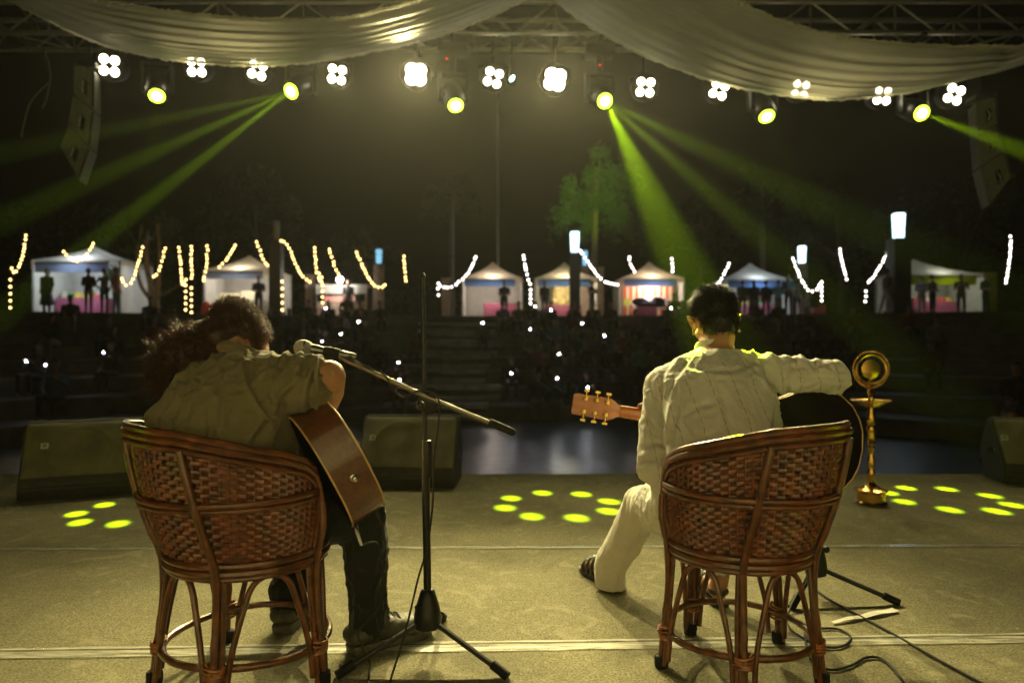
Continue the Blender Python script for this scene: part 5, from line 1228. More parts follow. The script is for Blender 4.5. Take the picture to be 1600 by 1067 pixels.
def foot_balls(b, ankle, heel, toe):
    d = (toe - heel); L = d.length; d.normalize(); s = Vector((-d.y, d.x, 0))
    limb(b, [(ankle, .036), (heel + d * .02 + Z * .045, (.030, .030, .028))]); limb(b, [(heel + d * .03 + Z * .050, .030), (heel + d * L * .5 + Z * .050, .030), (heel + d * L * .75 + Z * .036, (.040, .040, .020))])
    for i in range(5):
        q = (i - 2) * .017; limb(b, [(heel + d * L * .74 + s * q + Z * .032, .012), (heel + d * (L * (.97 - .03 * abs(i - 1))) + s * q * 1.05 + Z * .030, .0095 + (.003 if i == 1 else 0))], n=8)
foot_balls(b, anL, heelL, toeL); foot_balls(b, anR, heelR, toeR)
part_mesh('body', blob(b, .0072, 4), M['skinR'], PR)
for q in (-1, 1):
    b = MB(); b.ball(hc + hrot @ Vector((q * .031, .080, .006)), .0125, 12); b.build('eye', M['eye'], PR)
# kurta
b = MB(); T = [(p, tuple(k + .014 for k in r)) for p, r in tors]; T[0] = (T[0][0] + Vector((0, 0, -.0)), (.205, .165, .13)); T[1] = (T[1][0], (.188, .145, .11)); T[2] = (T[2][0], (.20, .143, .11)); T[3] = (T[3][0], (.208, .138, .105))
T = T[:-1]; lerp_ell(b, T, 24, .02, yr)
limb(b, [(W(1116, 566, 2.545), (.095, .085, .040)), (W(1116, 552, 2.57), (.066, .064, .034))], n=18)
limb(b, [(W(1085, 583, 2.50), .07), (shL, .074), (shL.lerp(elL, .5) + Vector((-.005, 0, 0)), .068), (elL + Vector((0, 0, -.015)), .064), (elL.lerp(wrL, .55), .052), (wrL, .046)], n=16)
limb(b, [(W(1150, 575, 2.50), .068), (shR, .070), (shR.lerp(elR, .5), .066), (elR, .060), (elR.lerp(wrR, .5), .050), (wrR, .042)], n=16)
limb(b, [(elL + Vector((.02, -.01, -.04)), .045), (elL + Vector((.05, 0, -.12)), .06), (hipL + Vector((-.02, .04, .02)), .09)], n=14)       # loose side of the shirt over the hip
limb(b, [(hipL + Vector((-.01, .02, .02)), (.11, .11, .09)), (hipL.lerp(knL, .34) + Z * .0, (.112, .112, .106)), (hipL.lerp(knL, .55), (.108, .108, .104))], n=16)
limb(b, [(hipR + Vector((.0, .02, .01)), (.11, .11, .09)), (hipR.lerp(knR, .7), (.095, .095, .09))], n=16)
limb(b, [(hipL.lerp(knL, .35) + Vector((.02, -.01, -.03)), (.05, .06, .07)), (hipL.lerp(knL, .30) + Vector((.03, -.02, -.13)), (.035, .05, .05))], n=12)  # hem hanging beside the thigh
me = blob(b, .0065, 7)
folds(me, .005, 3.3, (X, Y, Z), (13, 9, 4.5)); folds(me, .004, 8.1, (Vector((.7, 0, .7)), Y, Vector((-.7, 0, .7))), (20, 9, 6), mask=lambda c: 1 if (c.x > .9 or c.z < .62) else .25)
creases(me, [([(1185, 546), (1196, 570), (1205, 597)], 1.6), ([(1212, 543), (1222, 566), (1230, 596), (1234, 640)], 1.4), ([(1014, 602), (1024, 647), (1046, 672)], 1.2), ([(1058, 640), (1049, 686), (1056, 716), (1050, 742)], 1.7), ([(1035, 602), (1028, 650)], 1),
  ([(1070, 646), (1088, 636), (1108, 630)], .8), ([(1240, 572), (1290, 570), (1318, 580)], .8), ([(1240, 596), (1280, 586), (1320, 592)], 1), ([(1262, 556), (1272, 568)], 1.3), ([(1285, 560), (1298, 572)], 1), ([(1075, 560), (1052, 590), (1040, 620)], 1),
  ([(1130, 620), (1136, 650), (1150, 690)], .6), ([(1062, 700), (1090, 682), (1112, 678)], .8), ([(1215, 650), (1208, 690), (1214, 730)], .8), ([(1086, 572), (1110, 578), (1150, 576), (1172, 566)], .7), ([(1008, 700), (1022, 690), (1040, 694)], 1.2), ([(1005, 722), (1020, 716), (1036, 722)], 1.2), ([(1010, 660), (1020, 672), (1036, 684)], 1)])
part_mesh('kurta', me, M['kurta'], PR)
b = MB(); cc = W(1116, 545, 2.585)
ringp = [cc + Matrix.Rotation(R(-14), 3, 'X') @ Vector((.070 * math.cos(a), .068 * math.sin(a), 0)) for a in np.linspace(R(-235), R(55), 40)]
V = []
for p in ringp: V += [p + Vector((0, 0, -.016)), p + (p - cc).normalized() * .003 + Z * .0, p + (p - cc).normalized() * -.004 + Z * .022, p + (p - cc).normalized() * -.010 + Z * .018, p + (p - cc).normalized() * -.012 - Z * .016]
b.add(V, [(i * 5 + j, (i + 1) * 5 + j, (i + 1) * 5 + (j + 1) % 5, i * 5 + (j + 1) % 5) for i in range(39) for j in range(5)]); b.build('collar', M['kurta'], PR)
# trousers
b = MB(); lerp_ell(b, [(W(1135, 812, 2.31), (.185, .15, .09)), (W(1135, 800, 2.33), (.18, .15, .10))], 20, .02, yr)
limb(b, [(hipL, .098), (knL, .080), (knL.lerp(anL, .45), .073), (anL + Vector((0, 0, .02)), .064), (anL + Vector((.004, -.01, -.055)), (.062, .062, .03))], n=18)
limb(b, [(hipR, .098), (knR, .080), (knR.lerp(anR, .45), .070), (anR + Vector((0, .01, .07)), .058)], n=18)
me = blob(b, .0065, 6); ax = (anL - knL).normalized(); sx = ax.cross(Y).normalized()
folds(me, .006, 1.7, (sx, Y, ax), (15, 11, 3.2)); 
for v in me.vertices: v.co.z = max(v.co.z, .012)
part_mesh('trousers', me, M['pyjama'], PR)
M['sandal'] = mat('black_sandal', (.014, .013, .012), .45, bump=.2)
for heel, toe in ((heelL, toeL), (heelR, toeR)):
    d = (toe - heel).normalized(); L = (toe - heel).length + .02; s = Vector((-d.y, d.x, 0)); h = heel - d * .008
    so = thing('x', None, None); bpy.data.objects.remove(so)
    b = MB(); pr = [(0, .022), (.06, .034), (.3, .034), (.5, .036), (.72, .047), (.9, .042), (1, .018)]; ring = spline([h + d * L * t + s * q for t, q in pr] + [h + d * L * t - s * q for t, q in reversed(pr)], 3, True); n = len(ring)
    V = [p + Z * .001 for p in ring] + [p + Z * .020 for p in ring]; b.add(V, [(i, (i + 1) % n, n + (i + 1) % n, n + i) for i in range(n)] + [tuple(range(n - 1, -1, -1)), tuple(range(n, 2 * n))])
    sd = b.build('sandal', M['sandal'], PR)
    b = MB()
    for t, w_, hh in ((.42, .040, .088), (.56, .044, .080), (.70, .050, .062)):
        c = h + d * L * t; arc = [c + s * w_ * math.cos(a) + Z * (.012 + hh * math.sin(a) ** .8) for a in np.linspace(.02, math.pi - .02, 14)]; b = MB(); b.tube(arc, .013, 6, up=tuple(d), flat=.25); b.build('strap', M['sandal'], PR)
    b = MB(); c = h + d * .03; b.tube([c + (-d * math.cos(a) * .035 + s * math.sin(a) * .036) + Z * .055 for a in np.linspace(-2, 2, 16)], .009, 6, up=(0, 0, 1), flat=.3)
    b.build('strap', M['sandal'], PR)
# hair
b = MB()
def H(p): return hc + hrot @ Vector(p)
b.ball(H((0, -.012, .040)), (.079, .099, .090), 28, rot=hrot); b.ball(H((0, -.045, -.012)), (.068, .067, .068), 22, rot=hrot)
me = blob(b, .006, 3)
bm = bmesh.new(); bm.from_mesh(me); inv = hrot.transposed()
kill = [v for v in bm.verts if (lambda q: (q.z < .02 and q.y > .012) or (q.y > .062 and q.z < .07) or q.z < -.062 - .25 * q.y * 0 or (abs(q.x) > .058 and q.z < .026 and q.y > -.036))(inv @ (v.co - hc))]
bmesh.ops.delete(bm, geom=kill, context='VERTS'); bm.to_mesh(me); bm.free()
hr = part_mesh('hair', me, M['hairblack'], PR)
b = MB(); r = random.Random(12)
cnt = 0
while cnt < 6500:
    v = Vector((r.gauss(0, 1), r.gauss(0, 1), r.gauss(0, 1))).normalized()
    low = r.random() < .3
    q = Vector((v.x * .068, -.045 + v.y * .067, -.012 + v.z * .068)) if low else Vector((v.x * .079, -.012 + v.y * .099, .040 + v.z * .090))
    if (q.z < .03 and q.y > -.03 and abs(q.x) > .05) or (q.z < .03 and q.y > .005) or q.z < -.06 or (q.y > .06 and q.z < .08): continue
    nrm = v; topk = max(0, min(1, (q.z - .02) / .09))
    down = Vector((.35 * (q.x + .02) / .08 * topk - .25 * topk, .55 * topk - .15 * (1 - topk), -1 + topk * .9)); dr = (down - nrm * down.dot(nrm)).normalized()
    L = (.014 + .018 * topk) * r.uniform(.7, 1.3); j = Vector((r.gauss(0, .25), r.gauss(0, .25), r.gauss(0, .25)))
    p1 = q + (dr + nrm * (.30 + .5 * topk) + j).normalized() * L * .5; p2 = p1 + (dr + nrm * .05 + j + Vector((0, 0, -.2))).normalized() * L * .6
    b.tube([H(q - nrm * .003), H(p1), H(p2)], [.0009, .0008, .0003], 3, cap=False); cnt += 1
me = b.mesh('hair_strands', M['hairblack']); me.transform(Matrix.Translation(-PR.location)); s_ = link('hair_strands', me, hr)

# ---------------- left player
PL = thing('person', 'long curly haired man in olive shirt and glasses leaning over his guitar, at the left', 'person', (-.80, 2.12, 0))
yl = R(-30)
tors = [(W(366, 800, 2.14), (.17, .15, .11)), (W(350, 735, 2.10), (.185, .155, .11)), (W(343, 685, 2.10), (.19, .155, .11)), (W(350, 635, 2.14), (.185, .145, .10)), (W(368, 592, 2.20), (.16, .12, .07)), (W(378, 568, 2.25), (.08, .08, .05))]
hc = W(367, 536, 2.31); hrot = Matrix.Rotation(R(-62), 3, 'Z') @ Matrix.Rotation(R(-50), 3, 'X') @ Matrix.Rotation(R(8), 3, 'Y')
shN, elN, wrN = W(425, 596, 2.14), W(515, 588, 2.13), W(512, 640, 2.30)      # near (right) arm
shF, elF, wrF = W(318, 600, 2.30), W(330, 690, 2.50), W(420, 640, 2.62)
hN = fl(548, 1022); dN = Vector((.80, .60, 0)).normalized(); hF = fl(440, 990); dF = Vector((.12, .99, 0)).normalized()
anN = hN + dN * .065 + Z * .115; anF = hF + dF * .05 + Z * .115; knF = Vector((-.66, 2.60, .46))
b = MB(); lerp_ell(b, tors, yaw=yl); head_balls(b, hc, hrot)
limb(b, [(W(376, 572, 2.25), .058), (hc + hrot @ Vector((0, -.03, -.06)), .056)])
limb(b, [(shN, .060), (shN.lerp(elN, .6), .050), (elN, .051), (elN.lerp(wrN, .4), .050), (wrN, .029)]); limb(b, [(shF, .058), (elF, .042), (wrF, .028)])
hand_balls(b, wrN + (wrN - elN).normalized() * .01, (wrN - elN), Vector((-.6, -.2, -.2)), .5); hand_balls(b, wrF, Vector((.4, .7, .1)), Vector((.4, 0, .5)), 1.0)
hipN, knN = W(395, 800, 2.12), W(566, 808, 2.235)
hipF = W(350, 795, 2.24)
limb(b, [(hipN, .085), (knN, .055), (knN.lerp(anN, .4), .05), (anN, .036)]); limb(b, [(hipF, .085), (knF, .055), (anF, .036)])
foot_balls(b, anN, hN + dN * .02, hN + dN * .25); foot_balls(b, anF, hF + dF * .02, hF + dF * .25)
part_mesh('body', blob(b, .0072, 4), M['skinL'], PL)
for q in (-1, 1):
    b = MB(); b.ball(hc + hrot @ Vector((q * .031, .080, .006)), .0125, 12); b.build('eye', M['eye'], PL)
# shirt
b = MB(); T = [(p, tuple(k + .018 for k in r)) for p, r in tors[:-1]]; T[0] = (T[0][0], (.20, .18, .13)); lerp_ell(b, T, 24, .02, yl)
limb(b, [(W(374, 578, 2.22), (.10, .09, .045)), (W(378, 560, 2.27), (.072, .070, .036))], n=18)
limb(b, [(W(390, 590, 2.18), .085), (shN, .088), (shN.lerp(elN, .40) + Vector((0, -.0, -.012)), (.088, .088, .092)), (shN.lerp(elN, .66) + Vector((0, 0, -.020)), (.072, .086, .092))], n=18)
limb(b, [(W(345, 595, 2.26), .08), (shF, .080), (shF.lerp(elF, .7), .070)], n=16)
limb(b, [(W(264, 668, 2.10), (.070, .07, .055)), (W(268, 705, 2.10), (.075, .07, .09)), (W(284, 760, 2.10), (.08, .08, .09))], n=14)
limb(b, [(W(440, 660, 2.16), (.05, .08, .07)), (W(445, 730, 2.16), (.06, .09, .10)), (W(450, 800, 2.16), (.07, .09, .08))], n=14)    # full left side of the back
limb(b, [(W(253, 650, 2.10), (.050, .05, .032)), (W(300, 618, 2.14), (.07, .07, .05)), (W(345, 590, 2.19), (.08, .08, .06))], n=14)
me = blob(b, .0065, 7)
folds(me, .0075, 2.2, (Vector((.8, 0, -.6)), Y, Vector((.6, 0, .8))), (13, 8, 4)); folds(me, .009, 6.4, (Vector((.35, 0, -.93)), Y, Vector((.93, 0, .35))), (17, 8, 5), mask=lambda c: max(0, min(1, (c.x + .86) * 5)) * max(0, min(1, (c.z - .72) * 8)))
creases(me, [([(399, 546), (388, 574), (394, 599), (409, 628), (426, 650)], 1.25), ([(352, 574), (372, 562), (394, 552)], 1), ([(455, 559), (442, 574), (428, 592)], 1.5), ([(480, 557), (477, 572), (472, 586)], 1.5), ([(436, 553), (432, 572)], 1.1), ([(468, 600), (446, 622), (436, 646)], 1), ([(492, 590), (484, 620), (486, 650)], .9),
  ([(338, 544), (312, 566), (287, 595)], 1.4), ([(352, 548), (330, 566), (306, 580)], 1.2), ([(313, 590), (298, 626), (287, 665)], 1.2), ([(297, 600), (282, 630), (262, 660)], 1.2), ([(346, 600), (336, 640), (340, 690)], .8), ([(316, 594), (350, 592), (388, 591)], .6), ([(272, 622), (258, 642), (244, 668)], 1.2), ([(420, 660), (400, 690), (396, 720)], .9), ([(268, 650), (262, 680)], 1)], .010)
part_mesh('shirt', me, M['olive'], PL)
b = MB(); sl = shN.lerp(elN, .66) + Vector((.035, 0, -.020)); rr = Matrix.Rotation(R(90), 3, 'Y')
b.tube([sl + Vector((.02 * math.cos(a * 2) * .3, .078 * math.cos(a), .088 * math.sin(a))) for a in np.linspace(0, math.tau, 40, endpoint=False)], .006, 8, closed=True); b.build('sleeve_hem', M['olive'], PL)
b = MB(); cc = W(377, 556, 2.285); V = []
for a in np.linspace(R(-250), R(70), 40):
    p = cc + Matrix.Rotation(R(-30), 3, 'Z') @ Matrix.Rotation(R(-24), 3, 'X') @ Vector((.076 * math.cos(a), .074 * math.sin(a), 0)); e = (p - cc).normalized()
    V += [p - Z * .014 + e * .012, p + e * .012 + Z * .004, p + e * .001 + Z * .020, p - e * .006 + Z * .014, p - e * .008 - Z * .014]
b.add(V, [(i * 5 + j, (i + 1) * 5 + j, (i + 1) * 5 + (j + 1) % 5, i * 5 + (j + 1) % 5) for i in range(39) for j in range(5)]); b.build('collar', M['olive'], PL)
b = MB(); lerp_ell(b, [(W(362, 815, 2.14), (.18, .16, .09)), (W(366, 800, 2.16), (.18, .16, .10))], 20, .02, yl)
limb(b, [(hipN, .105), (hipN.lerp(knN, .6), .088), (knN, .077), (knN.lerp(anN, .4), .070), (anN + Z * .03, .060), (anN - Z * .030, .062)], n=18)
limb(b, [(hipF, .10), (knF, .078), (knF.lerp(anF, .5), .068), (anF + Z * .02, .060), (anF - Z * .03, .060)], n=18)
me = blob(b, .0065, 6); folds(me, .009, 4.4, (X, Y, Z), (15, 11, 6)); part_mesh('trousers', me, M['blackcloth'], PL)
ms_ = (mat('grey_green_sneaker', (.05, .048, .03), .6, bump=.2, scale=40), mat('sneaker_sole', (.07, .065, .045), .6), mat('dark_laces', (.02, .02, .018), .8))
shoe(PL, hN, dN, .285, mats=ms_, w=.052); shoe(PL, hF, dF, .285, mats=ms_, w=.052)
# glasses
M['lens'] = new_mat('spectacle_lens')[0]; bs = M['lens'].node_tree.nodes['Principled BSDF']; bs.inputs['Transmission Weight'].default_value = 1; bs.inputs['Roughness'].default_value = .02
def H(p): return hc + hrot @ Vector(p)
b = MB()
for q in (-1, 1):
    b.tube([H((q * .034 + .026 * math.cos(a), .108, .002 + .020 * math.sin(a))) for a in np.linspace(0, math.tau, 28, endpoint=False)], .0018, 6, closed=True)
    b.tube([H((q * .060, .107, .008)), H((q * .074, .07, .010)), H((q * .080, .0, .012)), H((q * .080, -.012, -.004))], .0017, 6)
b.tube([H((-.009, .110, .006)), H((0, .113, .009)), H((.009, .110, .006))], .0018, 6); b.build('glasses', mat('thin_metal_frame', (.4, .36, .28), .3, metal=1), PL)
for q in (-1, 1):
    b = MB(); b.lathe([(.0245, -.0008), (.0245, .0008)], H((q * .034, .108, .002)), 24, rot=hrot @ Matrix.Rotation(R(90), 3, 'X')); b.build('lens', M['lens'], PL)
# curly hair: cap, gathered bunch behind, curls and stray strands
b = MB(); b.ball(H((0, -.020, .036)), (.080, .098, .080), 24, rot=hrot); b.ball(H((0, -.05, -.01)), (.074, .066, .066), 20, rot=hrot)
bunch = [(W(316, 530, 2.27), .036), (W(300, 536, 2.23), .058), (W(280, 556, 2.18), .064), (W(266, 578, 2.14), .046), (W(258, 590, 2.12), .028)]
b.ball(H((0, -.055, .045)), (.072, .075, .070), 18, rot=hrot); limb(b, [(W(340, 512, 2.29), .042), (W(316, 522, 2.27), .046), (W(300, 530, 2.24), .05)], n=14)
limb(b, bunch, n=16); limb(b, [(W(318, 530, 2.27), .034), (W(326, 552, 2.24), .045), (W(300, 580, 2.16), .045)], n=14)
me = blob(b, .007, 3); bm = bmesh.new(); bm.from_mesh(me); inv = hrot.transposed()
kill = [v for v in bm.verts if (lambda q: q.length < .16 and q.x > -.03 and ((q.z < .04 and q.y > .004) or (q.y > .055 and q.z < .085) or (q.x > .04 and abs(q.z + .002) < .034 and q.y > -.020)))(inv @ (v.co - hc))]
bmesh.ops.delete(bm, geom=kill, context='VERTS'); bm.to_mesh(me); bm.free(); displace(me, lambda c, n: .008 * noise.noise(c * 45) + .004 * noise.noise(c * 110))
hp = part_mesh('hair', me, M['hairbrown'], PL)
b = MB(); r = random.Random(5)
def curl(p, d, L, rad, turns, th):
    d = d.normalized(); a = d.orthogonal().normalized(); a = Matrix.Rotation(r.uniform(0, 6.3), 3, d) @ a; c = d.cross(a); n = 9; pts = []
    for i in range(n):
        t = i / (n - 1); an = t * turns * math.tau; rr_ = rad * min(1, t * 2.5); pts.append(p + d * L * t + a * rr_ * math.cos(an) + c * rr_ * math.sin(an) - Z * (.2 * L * t * t))
    b.tube(pts, [th * (1 - .6 * i / n) for i in range(n)], 3, cap=False)
cnt = 0
while cnt < 3900:
    v = Vector((r.gauss(0, 1), r.gauss(0, 1), r.gauss(0, 1))).normalized(); q = Vector((v.x * .080, -.020 + v.y * .098, .036 + v.z * .080)) if cnt % 3 else Vector((v.x * .074, -.055 + v.y * .078, .045 + v.z * .073))
    if (q.z < .04 and q.y > .004) or (q.x > .04 and abs(q.z + .002) < .034 and q.y > -.020) or q.z < -.05 or (q.y > .055 and q.z < .09): continue
    curl(H(q), hrot @ (v * .8 + Vector((r.gauss(0, .5), r.gauss(0, .5), r.gauss(0, .5)))), r.uniform(.010, .026), r.uniform(.003, .006), r.uniform(.8, 2), .0011); cnt += 1
cnt = 0
while cnt < 4200:
    i = r.randrange(len(bunch) - 1); t = r.random(); c = bunch[i][0].lerp(bunch[i + 1][0], t); rad = bunch[i][1] * (1 - t) + bunch[i + 1][1] * t
    v = Vector((r.gauss(0, 1), r.gauss(0, 1), r.gauss(0, 1))).normalized(); p = c + v * rad * r.uniform(.85, 1.1)
    curl(p, v * .7 + Vector((-.35, -.1, -.45)) + Vector((r.gauss(0, .4), r.gauss(0, .4), r.gauss(0, .4))), r.uniform(.015, .045), r.uniform(.004, .010), r.uniform(.7, 2), .0011); cnt += 1
for i in range(260):
    c, rad = r.choice(bunch); v = Vector((r.gauss(0, 1), r.gauss(0, .6), r.gauss(0, 1))).normalized(); curl(c + v * rad, v + Vector((-.4, 0, -.1)), r.uniform(.04, .09), r.uniform(.006, .014), r.uniform(.5, 1.6), .0006)
me = b.mesh('curls', M['hairbrown']); me.transform(Matrix.Translation(-PL.location)); link('curls', me, hp)
# ================================================================== AUDIENCE
M['p_top'] = objcol_mat('spectator_top'); M['p_low'] = mat('dark_trousers', (.02, .022, .03), .8); M['p_skin'] = mat('spectator_skin', (.26, .14, .09), .6); M['p_hair'] = mat('spectator_hair', (.012, .01, .009), .5)
M['p_pale'] = mat('pale_trousers', (.25, .23, .19), .8)
PM = [M['p_top'], M['p_low'], M['p_skin'], M['p_hair'], M['p_pale']]
def figure(parts, voxel=.022, smooth=3, low=1):
    """parts: (material slot, [(point, radius)...]); facing -Y, fused into one body, faces take the slot of the nearest limb"""
    b = MB(); pts = []
    for slot, P in parts:
        P = [(Vector(p), r) for p, r in P]
        if len(P) == 1: b.ball(P[0][0], P[0][1], 12); pts.append((P[0][0], slot, sum(P[0][1]) / 3 if hasattr(P[0][1], '__len__') else P[0][1]))
        else:
            limb(b, P, n=10)
            for (p, r_), (q, s_) in zip(P, P[1:]):
                for i in range(6):
                    t = i / 5; ra = r_ if not hasattr(r_, '__len__') else sum(r_) / 3; rb = s_ if not hasattr(s_, '__len__') else sum(s_) / 3
                    pts.append((p.lerp(q, t), slot, ra * (1 - t) + rb * t))
    me = blob(b, voxel, smooth); me.materials.clear()
    for m in PM: me.materials.append(m)
    C = np.array([p[0][:] for p in pts]); S = np.array([p[1] for p in pts]); Rr = np.array([p[2] for p in pts])
    n = len(me.polygons); cen = np.zeros(n * 3); me.polygons.foreach_get('center', cen); cen = cen.reshape(-1, 3)
    D = np.linalg.norm(cen[:, None, :] - C[None], axis=2) - Rr[None]; idx = S[D.argmin(1)]
    if low == 4: idx = np.where(idx == 1, 4, idx)
    me.polygons.foreach_set('material_index', idx.astype(np.int32)); me.update(); return me
def head(x, y, z, long=False, yaw=0):
    L = [(2, [((x, y, z - .15), .05), ((x, y - .005, z - .08), .055)]), (2, [((x, y - .015, z), (.072, .085, .105))]), (2, [((x, y - .105, z - .012), .017)]), (3, [((x, y + .02, z + .035), (.085, .098, .095))])]
    if long: L.append((3, [((x, y + .06, z), .07), ((x, y + .075, z - .16), .065), ((x, y + .07, z - .27), .045)]))
    return L
def sit(arms='lap', long=False, lean=0, low=1):
    P = [(0, [((0, 0, .10), (.17, .13, .10)), ((0, -.01 - lean * .5, .32), (.16, .115, .11)), ((0, -.03 - lean, .50), (.19, .115, .09))]), (1, [((0, .02, .06), (.18, .15, .08)), ((0, -.05, .06), (.17, .12, .08))])]
    P += head(0, -.04 - lean, .76, long)
    for s in (-1, 1):
        P.append((1, [((s * .09, -.02, .07), .085), ((s * .12, -.45, .10), .065), ((s * .12, -.47, -.30), .045)])); P.append((2, [((s * .12, -.46, -.31), .04), ((s * .12, -.58, -.335), .035)]))
        sh = (s * .20, -.03 - lean, .50)
        if arms == 'phone' and s == 1: A = [(sh, .055), ((s * .25, -.10 - lean, .30), .045), ((s * .13, -.30 - lean, .50), .035)]
        elif arms == 'both': A = [(sh, .055), ((s * .24, -.12 - lean, .30), .045), ((s * .04, -.34 - lean, .46), .035)]
        else: A = [(sh, .055), ((s * .25, -.08, .26), .045), ((s * .10, -.30, .18), .035)]
        P.append((0, A[:2])); P.append((0, [A[1], (tuple(Vector(A[1][0]).lerp(Vector(A[2][0]), .6)), .038)])); P.append((2, [(tuple(Vector(A[1][0]).lerp(Vector(A[2][0]), .6)), .034), A[2], (tuple(Vector(A[2][0]) + Vector((0, -.06, .02))), .035)]))
    return figure(P, low=low)
def stand(arms='side', long=False, skirt=False, stride=0, low=1):
    P = [(0, [((0, 0, .98), (.155, .11, .10)), ((0, 0, 1.18), (.15, .105, .12)), ((0, 0, 1.38), (.185, .11, .08))])] + head(0, 0, 1.62, long)
    if skirt: P.append((0, [((0, 0, .95), (.17, .13, .1)), ((0, 0, .55), (.24, .19, .10)), ((0, 0, .40), (.26, .21, .06))]))
    for s in (-1, 1):
        f = s * stride
        P.append((1, [((s * .085, 0, .92), .088), ((s * .10, f * .5 - .01, .50), .062), ((s * .10, f, .10), .045)])); P.append((1, [((s * .10, f + .02, .04), .04), ((s * .11, f - .14, .035), .035)]))
        sh = (s * .20, 0, 1.38)
        if arms == 'front': A = [(sh, .055), ((s * .24, .0, 1.12), .045), ((s * .06, -.20, 1.10), .036)]
        elif arms == 'phone': A = [(sh, .055), ((s * .24, -.06, 1.14), .045), ((s * .05, -.26, 1.32), .036)]
        elif arms == 'hip': A = [(sh, .055), ((s * .34, .05, 1.14), .045), ((s * .18, -.02, .98), .036)]
        else: A = [(sh, .055), ((s * .225, .02, 1.10), .045), ((s * .21, -.05 + f * .3, .86), .036)]
        P.append((0, A[:2])); P.append((2, [A[1], A[2], (tuple(Vector(A[2][0]) + Vector((0, -.03, -.05))), .034)]))
    return figure(P, low=low)
SIT = [('lap', sit('lap')), ('lap', sit('lap', True)), ('lap', sit('lap', False, .10, 4)), ('lap', sit('lap', True, .06))]
SITP = [('phone', sit('phone')), ('phone', sit('both', True)), ('phone', sit('both', False, .06, 4))]
ST = {'side': stand('side'), 'front': stand('front'), 'skirt': stand('side', True, True), 'hip': stand('hip'), 'walk': stand('side', False, False, .24, 4), 'phone': stand('phone'), 'long': stand('front', True), 'pale': stand('front', False, False, 0, 4)}
COLS = [('white', (.40, .40, .38)), ('black', (.015, .015, .015)), ('dark maroon', (.12, .02, .02)), ('navy blue', (.02, .03, .10)), ('olive green', (.07, .08, .03)), ('grey', (.14, .14, .14)), ('mustard yellow', (.28, .18, .03)),
        ('sky blue', (.12, .22, .32)), ('brown', (.10, .06, .03)), ('red', (.24, .03, .02)), ('teal', (.02, .12, .12)), ('pink', (.32, .12, .16))]
ORD = ['zeroth', 'first', 'second', 'third', 'fourth', 'fifth', 'sixth', 'seventh', 'eighth', 'ninth', 'tenth', 'eleventh', 'twelfth', 'thirteenth', 'fourteenth', 'fifteenth', 'sixteenth', 'seventeenth', 'eighteenth', 'nineteenth', 'twentieth',
       'twenty-first', 'twenty-second', 'twenty-third', 'twenty-fourth', 'twenty-fifth', 'twenty-sixth', 'twenty-seventh', 'twenty-eighth', 'twenty-ninth', 'thirtieth']
def place(me, loc, yaw, ci, name='person'):
    o = link(name, me); o.location = loc; o.rotation_euler.z = yaw; o.color = (*[c * rnd.uniform(.8, 1.2) for c in COLS[ci][1]], 1); return o
r = random.Random(21)
# phone torches, measured in the photograph, each solved onto the terrace row whose spectator could hold it
PH = [(58, 568), (88, 574), (175, 554), (475, 537), (508, 536), (537, 524), (564, 505), (513, 484), (626, 569), (628, 596), (755, 507), (828, 517), (908, 508), (942, 527), (872, 556), (799, 586), (869, 594), (916, 608), (836, 481), (860, 487), (1045, 484), (1065, 489)]
people = []                            # (tier, x, kind, phone point)
for px, py in PH:
    best = None
    for k in range(NT):
        for _ in range(1):
            x = 0
            for it in range(4): y = tier_y(k, x) + .35; x = (px - 800) / F * y
            z = CAMZ - (py - 533.5) / F * (y - .32); h = z - tier_z(k)
            e = abs(h - .52)
            if best is None or e < best[0]: best = (e, k, x, h, y)
    e, k, x, h, y = best; people.append([k, x, 'phone', h, y])
dens = [(0, 60, .25), (60, 250, .55), (250, 440, .5), (440, 600, .95), (600, 770, .05), (770, 1075, 1.0), (1075, 1240, .55), (1240, 1420, .5), (1420, 1600, .2)]
for k in range(NT):
    px = 10
    while px < 1595:
        x = 0
        for it in range(4): y = tier_y(k, x) + .30; x = (px - 800) / F * y
        pr = next(p for a, c, p in dens if a <= px < c)
        if k == NT - 1: pr *= .5
        step = .62 * F / y * r.uniform(.85, 1.5)
        if r.random() < pr * .62 and all(not (q[0] == k and abs(q[1] - x) < .5) for q in people): people.append([k, x, 'sit', 0, y])
        px += step
rows = {}
for q in people: rows.setdefault(q[0], []).append(q)
M['torch'] = emit('phone_torch', (.93, .96, 1), 230)
M['phone'] = mat('phone_case', (.02, .02, .025), .3)
TN = ['lowest', 'second', 'third', 'fourth', 'fifth', 'sixth', 'seventh', 'topmost']
